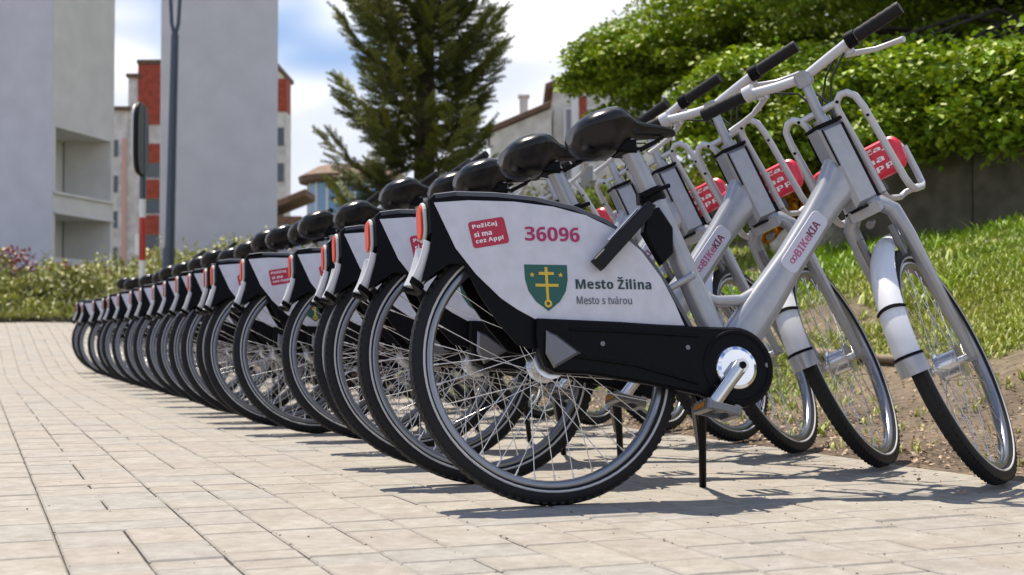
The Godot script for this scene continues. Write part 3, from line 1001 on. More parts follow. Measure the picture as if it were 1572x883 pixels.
	for i in 14000:
		var s := rng.randf_range(2.2, 14.0)
		var c := EDGE + 0.02 + absf(rng.randfn()) * 0.75
		if c > 6.0:
			continue
		if i % 40 == 0:
			c = EDGE - rng.randf() * 0.35
		var p := spot(s, c)
		p.y += 0.008
		var bs := Basis(Vector3.UP, rng.randf() * TAU) * Basis(Vector3.RIGHT, rng.randfn() * 0.35) * Basis(Vector3.FORWARD, rng.randfn() * 0.35)
		xf.append(Transform3D(bs.scaled(Vector3.ONE * rng.randf_range(0.10, 0.32)), p))
		var f := rng.randf_range(0.5, 1.4)
		tint.append(Color(0.26 * f, 0.17 * f, 0.10 * f))
	var lt := copies("leaf_litter", lm, litter, xf, tint)
	tag(lt, "dry brown leaves scattered over the bare soil along the paving", "leaves")
	var grit := MB.new()
	grit.box(Vector3.ZERO, Vector3(1, 0.5, 0.8), 0.2)
	var gritm := mat("grit", Color.WHITE, 0.95)
	gritm.vertex_color_use_as_albedo = true
	xf = []
	tint = []
	for i in 700:
		var s := 1.8 + 9.0 * rng.randf() * rng.randf()
		var c := rng.randf_range(-0.6, EDGE)
		if i % 3:
			c = EDGE - 0.137 * roundf((EDGE - c) / 0.137) + rng.randfn() * 0.004
		var p := ALONG * s + ACROSS * c
		p.y = path_y(s) + 0.001
		xf.append(Transform3D(Basis(Vector3.UP, rng.randf() * TAU).scaled(Vector3.ONE * rng.randf_range(0.0015, 0.0045)), p))
		var f := rng.randf_range(0.4, 1.2)
		tint.append(Color(0.16 * f, 0.125 * f, 0.09 * f))
	var gt := copies("paving_grit", grit.mesh(), gritm, xf, tint)
	tag(gt, "grit and crumbs of soil lying in the joints of the paving", "grit")
	# a length of weathered timber edging and a pale boulder
	var wood := mat("weathered_wood", Color(0.34, 0.26, 0.18), 0.9)
	grain(wood, noise_tex(0.04, 73, Color(0.6, 0.6, 0.6), Color(1, 1, 1), 256, 5), 2.0, false)
	var lb := MB.new()
	var e0 := spot(6.5, 4.1) + Vector3(0, 0.03, 0)
	var e1 := spot(5.4, 4.1) + Vector3(0, 0.03, 0)
	lb.tube([e0, e0.lerp(e1, 0.4) + Vector3(0, 0.01, 0), e1], [0.022, 0.027, 0.02], 9)
	var lo := obj("timber_edging", lb, wood)
	tag(lo, "length of weathered timber lying on the soil between the front wheels", "log")
	var rock := mat("pale_rock", Color(0.60, 0.54, 0.44), 0.9)
	grain(rock, noise_tex(0.04, 74, Color(0.7, 0.7, 0.7), Color(1, 1, 1), 256, 5), 2.0, false)
	var rb := MB.new()
	var g := []
	for i in 9:
		var row := []
		for j in 14:
			var th := PI * i / 8.0
			var d := Vector3(sin(th) * cos(TAU * j / 14.0), cos(th), sin(th) * sin(TAU * j / 14.0))
			row.append(d * Vector3(0.34, 0.2, 0.3) * (1.0 + 0.35 * noise.get_noise_3d(d.x * 70, d.y * 70, d.z * 70)))
		g.append(row)
	rb.grid(g, false, true, true)
	var ro := obj("boulder", rb, rock)
	var rp := Vector3(2.5, 0, -11.2)
	rp.y = land_at(rp) + 0.08
	ro.position = rp
	tag(ro, "pale sunlit boulder at the near end of the mossy wall", "boulder")

# ---------------------------------------------------------------- the bicycles
const R := 0.335
const STEER_BASE := Vector3(1.1102, 0.3136, 0)
const HEAD := 1.1699
const STEER := 0.6907
var steer_frame: Transform3D
var head_frame: Transform3D
var steered := ["front_wheel"]

func text(called: String, words: String, m: Material, rect: Rect2, z: float, parent: Node, flip := false, weight := 700, turn := 0.0, depth := 0.0012) -> void:
	var f := SystemFont.new()
	f.font_names = PackedStringArray(["Droid Sans"])
	f.font_weight = weight
	var tm := TextMesh.new()
	tm.text = words
	tm.font = f
	tm.font_size = 32
	tm.pixel_size = 0.01
	tm.depth = 0.05
	tm.curve_step = 2.0
	var box := tm.get_aabb()
	var o := MeshInstance3D.new()
	o.mesh = tm
	o.material_override = m
	put(o, called, parent)
	var sx := rect.size.x / box.size.x
	var sy := rect.size.y / box.size.y
	var b := Basis(Vector3.FORWARD, -turn) * Basis.from_scale(Vector3(sx, sy, depth / 0.05))
	if flip:
		b = Basis(Vector3.UP, PI) * b
	var mid := Vector3(rect.get_center().x, rect.get_center().y, z)
	o.transform = Transform3D(b, mid - b * box.get_center())

func arc(cx: float, cy: float, r: float, a0: float, a1: float, n: int) -> Array:
	var out := []
	for k in n + 1:
		var a := lerpf(a0, a1, float(k) / n)
		out.append(Vector2(cx + r * cos(a), cy + r * sin(a)))
	return out

# closed section (n, z) carried along a path in the x,y plane
func sweep(b: MB, path: Array, section: Array, smooth := false) -> void:
	var g := []
	for i in path.size():
		var p: Vector2 = path[i]
		var t: Vector2 = ((path[mini(i + 1, path.size() - 1)] as Vector2) - (path[maxi(i - 1, 0)] as Vector2)).normalized()
		var nn := Vector2(-t.y, t.x)
		var row := []
		for q in section:
			row.append(Vector3(p.x + nn.x * q.x, p.y + nn.y * q.x, q.y))
		g.append(row)
	var ns := section.size()
	if smooth:
		b.grid(g, false, true, false)
	else:
		for i in path.size() - 1:
			var mid := Vector3.ZERO
			for q in g[i]:
				mid += q / ns
			for j in ns:
				var k := (j + 1) % ns
				var out: Vector3 = (g[i][j] + g[i][k]) * 0.5 - mid
				var m: Vector3 = (g[i + 1][j] - g[i][j]).cross(g[i][k] - g[i][j])
				b.quad(g[i][j], g[i + 1][j], g[i + 1][k], g[i][k], m if m.dot(out) > 0.0 else -m)
	b.fan(g[0], g[0][0] - g[1][0]); b.fan(g[-1], g[-1][0] - g[-2][0])

func wheel(called: String, parent: Node, hub_r: float) -> Node3D:
	var w := group_part(called, parent)
	var b := MB.new()
	var prof := []
	var tr := 0.0215
	for k in 17:
		var a := deg_to_rad(-160.0 + 320.0 * k / 16.0)
		var rr := tr * (1.0 + (0.05 if k % 2 == 0 and absf(a) < 0.9 else 0.0))
		prof.append(Vector2(R - tr + cos(a) * rr, sin(a) * rr))
	b.lathe(prof, 72, Transform3D(), true)
	# tread blocks stand a little proud along both shoulders
	for k in 96:
		var a := TAU * k / 96.0
		for sz in [-1, 1]:
			var bas := Basis(Vector3(0, 0, 1), a + (0.5 if sz > 0 else 0.0) * TAU / 96.0)
			b.box(bas * Vector3(R - 0.0052, 0, sz * 0.0115), Vector3(0.0075, 0.011, 0.0095), 0.0, bas)
	obj("tyre", b, M["tyre_rubber"], w)
	b = MB.new()
	for s in [-1, 1]:
		b.lathe([Vector2(0.3022, s * 0.0202), Vector2(0.3035, s * 0.0224), Vector2(0.3062, s * 0.0230), Vector2(0.3080, s * 0.0212)], 72)
	obj("reflective_stripe", b, M["stripe_white"], w)
	b = MB.new()
	b.lathe([Vector2(0.297, -0.0128), Vector2(0.293, -0.0145), Vector2(0.285, -0.0143), Vector2(0.280, -0.010), Vector2(0.278, 0.0), Vector2(0.280, 0.010), Vector2(0.285, 0.0143), Vector2(0.293, 0.0145), Vector2(0.297, 0.0128)], 72, Transform3D(), true)
	obj("rim", b, M["rim_metal"], w)
	b = MB.new()
	b.lathe([Vector2(0.001, -0.055), Vector2(0.012, -0.055), Vector2(0.012, -0.034), Vector2(hub_r + 0.008, -0.032), Vector2(hub_r + 0.008, -0.028), Vector2(hub_r, -0.026), Vector2(hub_r, 0.026), Vector2(hub_r + 0.008, 0.028), Vector2(hub_r + 0.008, 0.032), Vector2(0.012, 0.034), Vector2(0.012, 0.055), Vector2(0.001, 0.055)], 28)
	obj("hub", b, M["steel"], w)
	b = MB.new()
	for k in 36:
		var a := TAU * k / 36.0
		var s := 1 if k % 2 else -1
		var lead := 0.9 if k % 4 < 2 else -0.9
		var h := Vector3(cos(a + lead) * (hub_r + 0.004), sin(a + lead) * (hub_r + 0.004), s * 0.030)
		var e := Vector3(cos(a) * 0.279, sin(a) * 0.279, s * 0.002)
		b.tube([h, e], 0.00125, 4, false)
		b.tube([e, e.lerp(h, 0.055)], 0.0024, 4, false)
	kind(obj("spokes", b, M["steel"], w), "stuff")
	return w

func shield_poly(k: float) -> Array:
	var out := [Vector2(-0.054, 0.056), Vector2(0.054, 0.056), Vector2(0.0535, 0.02), Vector2(0.047, -0.008), Vector2(0.030, -0.034), Vector2(0.0, -0.057), Vector2(-0.030, -0.034), Vector2(-0.047, -0.008), Vector2(-0.0535, 0.02)]
	for i in out.size():
		out[i] *= k
	return out

func ad_print(panel: Node, z: float, side: int, number: bool) -> void:
	# side +1: right face, read towards the front; -1: left face
	var fl := side < 0
	var place := func(x: float) -> float:
		if not fl:
			return x
		return {-0.140: -0.140, -0.003: 0.225, 0.168: 0.060, 0.141: 0.087}[x]
	var b := MB.new()
	var rr := []
	for q in [[1, 1, 0.0], [-1, 1, PI / 2], [-1, -1, PI], [1, -1, 1.5 * PI]]:
		rr.append_array(arc(q[0] * 0.038, q[1] * 0.025, 0.0075, q[2], q[2] + PI / 2, 4))
	var tilt := deg_to_rad(10.5)
	var cx: float = place.call(-0.140)
	var face := Transform3D(Basis(Vector3(0, 0, 1), tilt), Vector3(cx, 0.643, z))
	if fl:
		face = Transform3D(Basis(Vector3.UP, PI) * Basis(Vector3(0, 0, 1), tilt), Vector3(cx, 0.643, z))
	b.prism(rr, 0.0, 0.0010, 0.0, face)
	obj("sticker", b, M["print_red"], panel)
	var lines := ["Požičaj", "si ma", "cez App!"]
	for k in 3:
		var wd: float = [0.062, 0.044, 0.070][k]
		var off := Vector2(-0.037 + wd * 0.5, 0.0185 - 0.0185 * k).rotated(tilt)
		var px: float = cx + off.x * side
		text("sticker_lettering", lines[k], M["print_white"], Rect2(px - wd * 0.5, 0.643 + off.y - 0.0065, wd, 0.013), z + side * 0.0014, panel, fl, 700, tilt, 0.0010)
	if number:
		text("bike_number", "36096", M["print_magenta"], Rect2(-0.050, 0.624, 0.139, 0.036), z + side * 0.0008, panel, fl, 600)
	var sx: float = place.call(-0.003)
	var st := Transform3D(Basis(Vector3.UP, PI if fl else 0.0), Vector3(sx, 0.510, z))
	b = MB.new()
	b.prism(shield_poly(1.0), 0.0, 0.0010, 0.0, st)
	obj("coat_of_arms", b, M["print_green"], panel)
	b = MB.new()
	b.prism([Vector2(-0.0032, -0.032), Vector2(0.0032, -0.032), Vector2(0.0036, 0.05), Vector2(-0.0036, 0.05)], 0.0011, 0.0018, 0.0, st)
	b.prism([Vector2(-0.019, 0.031), Vector2(0.019, 0.031), Vector2(0.019, 0.038), Vector2(-0.019, 0.038)], 0.0013, 0.0020, 0.0, st)
	b.prism([Vector2(-0.029, 0.002), Vector2(0.029, 0.002), Vector2(0.029, 0.009), Vector2(-0.029, 0.009)], 0.0013, 0.0020, 0.0, st)
	b.lathe([Vector2(0.0045, 0.0013), Vector2(0.0045, 0.0019), Vector2(0.0095, 0.0019), Vector2(0.0095, 0.0013)], 20, st * Transform3D(Basis(), Vector3(0, -0.039, 0)))
	for sxx in [-1, 1]:
		var star := []
		for k in 10:
			star.append(Vector2(sxx * 0.036, 0.031) + Vector2.from_angle(PI / 2 + TAU * k / 10.0) * (0.0068 if k % 2 == 0 else 0.003))
		b.prism(star, 0.0011, 0.0018, 0.0, st)
	obj("double_cross", b, M["print_gold"], panel)
	text("town_name", "Mesto Žilina", M["print_dark"], Rect2(place.call(0.168) - 0.098, 0.508, 0.196, 0.030), z + side * 0.0008, panel, fl)
	text("town_motto", "Mesto s tvárou", M["print_grey"], Rect2(place.call(0.141) - 0.071, 0.470, 0.142, 0.020), z + side * 0.0008, panel, fl, 400)

func loft(b: MB, rows: Array) -> void:
	b.grid(rows, false, true, false)
	b.fan(rows[0], rows[0][0] - rows[1][0]); b.fan(rows[-1], rows[-1][0] - rows[-2][0])

func make_bike() -> Node3D:
	var n := Vector3(sin(HEAD), cos(HEAD), 0)
	var a := Vector3(-cos(HEAD), sin(HEAD), 0)
	head_frame = Transform3D(Basis(n, a, Vector3(0, 0, 1)), STEER_BASE)
	steer_frame = head_frame * Transform3D(Basis(Vector3.UP, STEER), Vector3.ZERO)
	var t := thing("bicycle")
	var silver: Material = M["silver_paint"]
	var black: Material = M["black_plastic"]
	var steel: Material = M["steel"]
	# ---- frame
	var b := MB.new()
	var rows := []
	for q in [[0.472, 0.335, 0.046, 0.026], [0.52, 0.40, 0.050, 0.030], [0.60, 0.497, 0.047, 0.031], [0.68, 0.597, 0.040, 0.030], [0.76, 0.70, 0.040, 0.030], [0.82, 0.775, 0.047, 0.031], [0.865, 0.835, 0.062, 0.032], [0.885, 0.87, 0.058, 0.030]]:
		var row := []
		for k in 24:
			var an := TAU * k / 24.0
			var u := signf(cos(an)) * pow(absf(cos(an)), 0.7)
			var w := signf(sin(an)) * pow(absf(sin(an)), 0.7)
			row.append(Vector3(q[0], q[1], 0) + Vector3(-0.749, 0.663, 0) * u * q[2] + Vector3(0, 0, 1) * w * q[3])
		rows.append(row)
	b.grid(rows, false, true, true)
	b.prism([Vector2(-0.046, 0.480), Vector2(0.036, 0.480), Vector2(0.036, 0.712), Vector2(-0.046, 0.712)], -0.036, 0.036, 0.012, head_frame)
	obj("down_tube", b, silver, t)
	b = MB.new()
	b.tube([Vector3(0.318, 0.742, 0), Vector3(0.372, 0.60, 0), Vector3(0.43, 0.45, 0), Vector3(0.468, 0.345, 0)], [0.028, 0.029, 0.031, 0.034], 20)
	b.tube([Vector3(0.40, 0.508, 0), Vector3(0.46, 0.490, 0), Vector3(0.53, 0.492, 0), Vector3(0.60, 0.522, 0)], [0.016, 0.015, 0.016, 0.022], 14)
	b.tube([Vector3(0.468, 0.31, -0.045), Vector3(0.468, 0.31, 0.045)], 0.034, 20)
	for s in [-1, 1]:
		b.tube([Vector3(0.45, 0.315, s * 0.03), Vector3(0.3, 0.318, s * 0.03), Vector3(0.0, 0.335, s * 0.036)], [0.012, 0.008, 0.008], 10)
		b.tube([Vector3(0.39, 0.55, s * 0.03), Vector3(0.25, 0.478, s * 0.027), Vector3(0.12, 0.41, s * 0.030), Vector3(0.0, 0.335, s * 0.036)], [0.010, 0.006, 0.006, 0.008], 10)
	obj("seat_tube", b, silver, t)
	b = MB.new()
	var trim := func(x0: float, x1: float, y0: float, y1: float, z0: float, z1: float): b.box(Vector3((x0 + x1) * 0.5, (y0 + y1) * 0.5, (z0 + z1) * 0.5), Vector3(x1 - x0, y1 - y0, z1 - z0), 0.001)
	for s in [-1, 1]:
		var z0: float = s * 0.0355
		trim.call(0.022, 0.0305, 0.485, 0.705, minf(z0, z0 + s * 0.002), maxf(z0, z0 + s * 0.002))
		trim.call(-0.044, -0.038, 0.60, 0.705, minf(z0, z0 + s * 0.002), maxf(z0, z0 + s * 0.002))
	trim.call(-0.047, 0.037, 0.7135, 0.722, -0.034, 0.034)
	trim.call(-0.047, 0.037, 0.4715, 0.4785, -0.034, 0.034)
	var ht := obj("head_trim", b, black, t)
	ht.transform = head_frame
	# label on the down tube
	b = MB.new()
	var lab := []
	for q in [[1, 1, 0.0], [-1, 1, PI / 2], [-1, -1, PI], [1, -1, 1.5 * PI]]:
		lab.append_array(arc(q[0] * 0.078, q[1] * 0.008, 0.018, q[2], q[2] + PI / 2, 5))
	var ldir := Vector3(0.6286, 0.7777, 0)
	for s in [-1, 1]:
		var bx := ldir if s > 0 else -ldir
		var lt := Transform3D(Basis(bx, Vector3(0, 0, s).cross(bx), Vector3(0, 0, s)), Vector3(0.713, 0.642, s * 0.0265))
		b = MB.new()
		b.prism(lab, 0.0, 0.0048, 0.001, lt)
		var lo := obj("tube_label", b, M["label_tint"], t)
		for q in [["BIKe", -0.046, 0.066, "print_pink"], ["KIA", 0.022, 0.046, "print_plum"]]:
			text("label_lettering", q[0], M[q[3]], Rect2(q[1], -0.0105, q[2], 0.021), 0.0, lo, false, 700)
		for le: Node3D in lo.get_children():
			le.transform = lt * Transform3D(Basis(), Vector3(0, 0, 0.0052)) * le.transform
		b = MB.new()
		for q in [-0.066, -0.055]:
			b.lathe([Vector2(0.0045, 0.0), Vector2(0.0045, 0.0008), Vector2(0.0075, 0.0008), Vector2(0.0075, 0.0)], 16, lt * Transform3D(Basis(), Vector3(q, 0.0, 0.0049)))
		kind(obj("label_rings", b, M["print_pink"], lo), "stuff")
	# ---- seat
	b = MB.new()
	b.tube([Vector3(0.243, 0.925, 0), Vector3(0.258, 0.885, 0), Vector3(0.325, 0.722, 0)], 0.0235, 18)
	obj("seat_post", b, silver, t)
	b = MB.new()
	b.tube([Vector3(0.303, 0.776, 0), Vector3(0.316, 0.744, 0)], 0.033, 18)
	b.box(Vector3(0.286, 0.752, 0.0), Vector3(0.03, 0.026, 0.03), 0.004)
	b.tube([Vector3(0.275, 0.75, 0.03), Vector3(0.30, 0.763, 0.037), Vector3(0.345, 0.78, 0.034)], 0.006, 8)
	obj("seat_clamp", b, black, t)
	b = MB.new()
	rows = []
	for q in [[0.092, 0.915, 0.030, 0.888], [0.098, 0.934, 0.060, 0.872], [0.115, 0.951, 0.086, 0.856], [0.14, 0.966, 0.102, 0.848], [0.175, 0.978, 0.110, 0.850], [0.205, 0.984, 0.106, 0.858], [0.230, 0.981, 0.090, 0.874], [0.252, 0.971, 0.066, 0.893], [0.272, 0.961, 0.046, 0.904], [0.295, 0.955, 0.036, 0.910], [0.330, 0.951, 0.030, 0.914], [0.365, 0.947, 0.026, 0.918], [0.388, 0.942, 0.019, 0.921], [0.398, 0.935, 0.008, 0.925]]:
		var row := []
		var hh: float = (q[1] - q[3])
		for k in 22:
			var an := TAU * k / 22.0
			var w := sin(an)
			var u := cos(an)
			var yy: float = q[3] + hh * (0.62 + 0.38 * u) if u > 0 else q[3] + hh * 0.62 * (1.0 + u * 1.0)
			var zz: float = q[2] * signf(w) * pow(absf(w), 0.75)
			if u < 0:
				zz *= 1.0 - 0.35 * (-u)
			row.append(Vector3(0.243 + (q[0] - 0.243) * 0.94, 0.918 + (yy - 0.918) * 0.95, zz * 0.92))
		rows.append(row)
	loft(b, rows)
	var sad := obj("saddle", b, M["saddle_vinyl"], t)
	b = MB.new()
	for s in [-1, 1]:
		b.tube([Vector3(0.13, 0.86, s * 0.05), Vector3(0.19, 0.872, s * 0.028), Vector3(0.28, 0.878, s * 0.025), Vector3(0.35, 0.915, s * 0.012)], 0.004, 8)
	b.box(Vector3(0.245, 0.884, 0), Vector3(0.05, 0.035, 0.06), 0.006)
	obj("saddle_rails", b, black, sad)
	# ---- rear guard with its advertising panels
	var top := [Vector2(-0.277, 0.640), Vector2(-0.277, 0.722), Vector2(-0.266, 0.731), Vector2(-0.214, 0.739), Vector2(-0.117, 0.739), Vector2(-0.019, 0.732), Vector2(0.08, 0.712), Vector2(0.162, 0.681), Vector2(0.219, 0.641), Vector2(0.276, 0.578), Vector2(0.322, 0.502), Vector2(0.366, 0.415)]
	var plate := [Vector2(-0.309, 0.520), Vector2(-0.238, 0.566), Vector2(-0.205, 0.567), Vector2(-0.168, 0.489), Vector2(-0.129, 0.427), Vector2(-0.083, 0.372), Vector2(-0.03, 0.36), Vector2(0.36, 0.40)]
	for k in range(top.size() - 1, -1, -1):
		plate.append(top[k])
	plate.append(Vector2(-0.284, 0.60))
	b = MB.new()
	for s in [-1, 1]:
		b.prism(plate, minf(s * 0.037, s * 0.044), maxf(s * 0.037, s * 0.044), 0.0015)
	sweep(b, top.slice(0, 4), [Vector2(-0.006, -0.0445), Vector2(0.003, -0.0445), Vector2(0.006, -0.038), Vector2(0.006, 0.038), Vector2(0.003, 0.0445), Vector2(-0.006, 0.0445)])
	var keep := b
	b = MB.new()
	sweep(b, top.slice(2), [Vector2(-0.006, -0.0445), Vector2(0.004, -0.0445), Vector2(0.0075, -0.038), Vector2(0.0075, 0.038), Vector2(0.004, 0.0445), Vector2(-0.006, 0.0445)])
	var sheen_mesh := b
	b = keep
	# inner mudguard round the tyre
	var md := arc(0, R, 0.350, deg_to_rad(15), deg_to_rad(146), 24)
	sweep(b, md, [Vector2(-0.003, -0.034), Vector2(0.0, -0.036), Vector2(0.003, -0.034), Vector2(0.003, 0.034), Vector2(0.0, 0.036), Vector2(-0.003, 0.034)])
	var guard := obj("rear_guard", b, black, t)
	obj("top_trim", sheen_mesh, M["sheen_grey"], guard)  # top edge of the guard, its sheen painted grey
	b = MB.new()
	var round_ := []
	for k in 13:
		var zz := -0.045 + 0.090 * k / 12.0
		round_.append(Vector2(0.012 - 0.034 * pow(absf(zz) / 0.045, 3.0), zz))
	for k in 13:
		var zz := 0.0425 - 0.085 * k / 12.0
		round_.append(Vector2(0.008 - 0.032 * pow(absf(zz) / 0.0425, 3.0), zz))
	sweep(b, [Vector2(-0.274, 0.618), Vector2(-0.279, 0.598), Vector2(-0.288, 0.570), Vector2(-0.298, 0.545), Vector2(-0.310, 0.522)], round_, true)
	obj("mud_flap", b, M["sunlit_silver"], guard)  # pale tone paints a sun and sky glint on black plastic
	var lip_ := []
	for q in round_:
		lip_.append(Vector2(q.x * 1.15 + 0.003, q.y * 1.06))
	b = MB.new()
	sweep(b, [Vector2(-0.309, 0.524), Vector2(-0.316, 0.510)], lip_, true)
	obj("flap_lip", b, black, guard)
	# tail reflector
	var oval := func(w: float, h: float) -> Array:
		var o := []
		for q in [[1, PI * 0.0], [-1, PI]]:
			o.append_array(arc(0, q[0] * (h - w), w, q[1], q[1] + PI, 10))
		return o
	var rt := Transform3D(Basis(Vector3(0, 0, 1), Vector3.UP, Vector3(-1, 0, 0)), Vector3(-0.2835, 0.676, 0))
	b = MB.new()
	b.prism(oval.call(0.032, 0.049), 0.0, 0.0095, 0.003, rt)
	var rim := obj("reflector", b, M["stripe_white"], t)
	b = MB.new()
	b.prism(oval.call(0.0255, 0.0425), 0.0098, 0.0145, 0.003, rt)
	obj("red_lens", b, M["lens_red"], rim)
	# white panels
	var pan := [Vector2(-0.270, 0.714), Vector2(-0.185, 0.722), Vector2(-0.072, 0.722), Vector2(0.028, 0.712), Vector2(0.111, 0.692), Vector2(0.186, 0.658), Vector2(0.249, 0.605), Vector2(0.295, 0.539), Vector2(0.325, 0.476), Vector2(0.346, 0.418), Vector2(0.172, 0.423), Vector2(-0.032, 0.431), Vector2(-0.08, 0.457), Vector2(-0.119, 0.484), Vector2(-0.176, 0.541), Vector2(-0.223, 0.604)]
	for s in [1, -1]:
		b = MB.new()
		b.prism(pan, minf(s * 0.0445, s * 0.0475), maxf(s * 0.0445, s * 0.0475), 0.001)
		var po := obj("advert_panel", b, M["panel_white"], t)
		ad_print(po, s * 0.0478, s, true)
	# ---- lock on the right side
	b = MB.new()
	b.prism([Vector2(0.255, 0.652), Vector2(0.268, 0.705), Vector2(0.302, 0.716), Vector2(0.334, 0.664), Vector2(0.330, 0.60), Vector2(0.298, 0.570)], 0.030, 0.060, 0.004)
	var lk := obj("frame_lock", b, black, t)
	b = MB.new()
	b.prism([Vector2(0.108, 0.573), Vector2(0.132, 0.549), Vector2(0.266, 0.683), Vector2(0.282, 0.712), Vector2(0.262, 0.722)], 0.056, 0.086, 0.003)
	obj("lock_case", b, M["black_rubber"], lk)
	b = MB.new()
	b.tube([Vector3(0.150, 0.621, 0.078), Vector3(0.20, 0.671, 0.078), Vector3(0.236, 0.705, 0.07)], 0.004, 8)
	obj("lock_bolt", b, steel, lk)
	# ---- drive
	var cc := [Vector2(-0.038, 0.433), Vector2(0.172, 0.4245), Vector2(0.342, 0.414)]
	cc.append_array(arc(0.468, 0.312, 0.100, deg_to_rad(98), deg_to_rad(-85), 18))
	cc.append_array([Vector2(0.411, 0.226), Vector2(0.36, 0.246), Vector2(0.243, 0.271), Vector2(0.079, 0.299), Vector2(0.0, 0.303), Vector2(-0.026, 0.318), Vector2(-0.036, 0.345), Vector2(-0.042, 0.39)])
	b = MB.new()
	b.prism(cc, 0.040, 0.066, 0.006)
	var chain := obj("chain_case", b, black, t)
	b = MB.new()
	b.tube([Vector3(0.05, 0.340, 0.0665), Vector3(0.2, 0.318, 0.0665), Vector3(0.36, 0.272, 0.0665)], 0.004, 8)
	obj("case_rib", b, black, chain)
	b = MB.new()
	b.lathe([Vector2(0.080, 0.0655), Vector2(0.082, 0.0695), Vector2(0.086, 0.0705), Vector2(0.090, 0.0695), Vector2(0.092, 0.0655)], 40, Transform3D(Basis(), Vector3(0.468, 0.312, 0)), true)
	obj("case_rib", b, black, chain)
	b = MB.new()
	b.tube([Vector3(0.04, 0.405, 0.0665), Vector3(0.20, 0.398, 0.0665), Vector3(0.37, 0.388, 0.0665)], 0.0035, 8)
	obj("case_rib", b, black, chain)
	for q in [Vector2(0.12, 0.37), Vector2(0.34, 0.36), Vector2(0.548, 0.315), Vector2(0.40, 0.262)]:
		b = MB.new()
		b.tube([Vector3(q.x, q.y, 0.065), Vector3(q.x, q.y, 0.0685)], 0.006, 10)
		obj("case_screw", b, M["dark_steel"], chain)
	b = MB.new()
	b.prism([Vector2(-0.021, 0.402), Vector2(0.004, 0.391), Vector2(0.061, 0.347), Vector2(0.034, 0.333), Vector2(-0.008, 0.311), Vector2(-0.026, 0.346)], 0.066, 0.078, 0.006)
	obj("axle_cover", b, M["dark_steel"], t)
	b = MB.new()
	b.lathe([Vector2(0.001, 0.074), Vector2(0.044, 0.074), Vector2(0.052, 0.071), Vector2(0.055, 0.0665), Vector2(0.055, 0.060)], 36, Transform3D(Basis(), Vector3(0.465, 0.309, 0)))
	obj("chainring_disc", b, M["chrome"], t)
	for s in [1, -1]:
		var top_: Vector3 = Vector3(0.468, 0.311, s * 0.083)
		var end: Vector3 = Vector3(0.468, 0.311, s * 0.10) + Vector3(-0.101, -0.106, 0) * s
		b = MB.new()
		b.tube([top_, top_.lerp(end, 0.5), end], [0.012, 0.0105, 0.0105], 12, true, Vector3(0.7, -0.7, 0), 1.6)
		b.tube([Vector3(0.468, 0.311, s * 0.066), Vector3(0.468, 0.311, s * 0.094)], 0.017, 16)
		b.tube([end - Vector3(0, 0, s * 0.012), end + Vector3(0, 0, s * 0.012)], 0.0145, 14)
		var cr := obj("crank", b, steel, t)
		b = MB.new()
		b.tube([Vector3(0.468, 0.311, s * 0.094), Vector3(0.468, 0.311, s * 0.0975)], 0.009, 12)
		obj("crank_bolt", b, black, cr)
		b = MB.new()
		var ctr: Vector3 = end + Vector3(-0.01, -0.012, s * 0.058)
		var pt := Basis(Vector3(0, 0, 1), deg_to_rad(-14))
		for q in [-1, 1]:
			b.box(ctr + pt * Vector3(q * 0.036, 0, 0), Vector3(0.016, 0.024, 0.088), 0.004, pt)
			b.box(ctr + pt * Vector3(0, 0, q * 0.040), Vector3(0.07, 0.020, 0.010), 0.003, pt)
			for k in 4:
				b.box(ctr + pt * Vector3(q * 0.036, 0.014, -0.03 + k * 0.02), Vector3(0.012, 0.006, 0.006), 0.001, pt)
		b.tube([end, ctr + Vector3(0, 0, s * 0.04)], 0.011, 12)
		var pd := obj("pedal", b, M["dark_steel"], t)
		for q in [-1, 1]:
			b = MB.new()
			b.box(ctr + pt * Vector3(q * 0.0455, 0, 0), Vector3(0.004, 0.012, 0.05), 0.001, pt)
			obj("pedal_reflector", b, M["amber_lens"], pd)
	# ---- side stand
	b = MB.new()
	b.tube([Vector3(0.41, 0.262, -0.03), Vector3(0.44, 0.20, -0.10), Vector3(0.52, -0.035, -0.318)], [0.014, 0.010, 0.009], 12)
	b.box(Vector3(0.41, 0.272, -0.02), Vector3(0.06, 0.03, 0.06), 0.005)
	b.tube([Vector3(0.395, 0.245, -0.045), Vector3(0.435, 0.245, -0.045)], 0.018, 12)
	var ks := obj("side_stand", b, black, t)
	b = MB.new()
	b.tube([Vector3(0.405, 0.25, -0.068), Vector3(0.43, 0.20, -0.118), Vector3(0.452, 0.15, -0.16)], [0.006, 0.0075, 0.006], 8)
	obj("stand_spring", b, M["dark_steel"], ks)
	b = MB.new()
	b.box(Vector3(0.525, -0.050, -0.328), Vector3(0.05, 0.026, 0.03), 0.006, Basis(Vector3.RIGHT, 0.35))
	obj("stand_foot", b, M["black_rubber"], ks)
	# ---- wheels
	var rw := wheel("rear_wheel", t, 0.034)
	rw.position = Vector3(0, R, 0)
	var fw := wheel("front_wheel", t, 0.036)
	fw.transform = steer_frame * Transform3D(Basis(), Vector3(0.0547, 0, 0))
	# ---- fork, fender, bars, rack: drawn in the steering frame (x across the axis forward, y up along it)
	var st := func(o: Node3D):
		o.transform = steer_frame
		steered.append(String(o.name))
	b = MB.new()
	for s in [-1, 1]:
		b.tube([Vector3(0, 0.474, s * 0.012), Vector3(0.0, 0.466, s * 0.040), Vector3(0.001, 0.436, s * 0.062), Vector3(0.004, 0.36, s * 0.067), Vector3(0.022, 0.16, s * 0.066), Vector3(0.052, 0.0, s * 0.062)], [0.024, 0.022, 0.021, 0.020, 0.016, 0.012], 14)
		b.tube([Vector3(0.0547, 0, s * 0.05), Vector3(0.0547, 0, s * 0.075)], 0.013, 12)
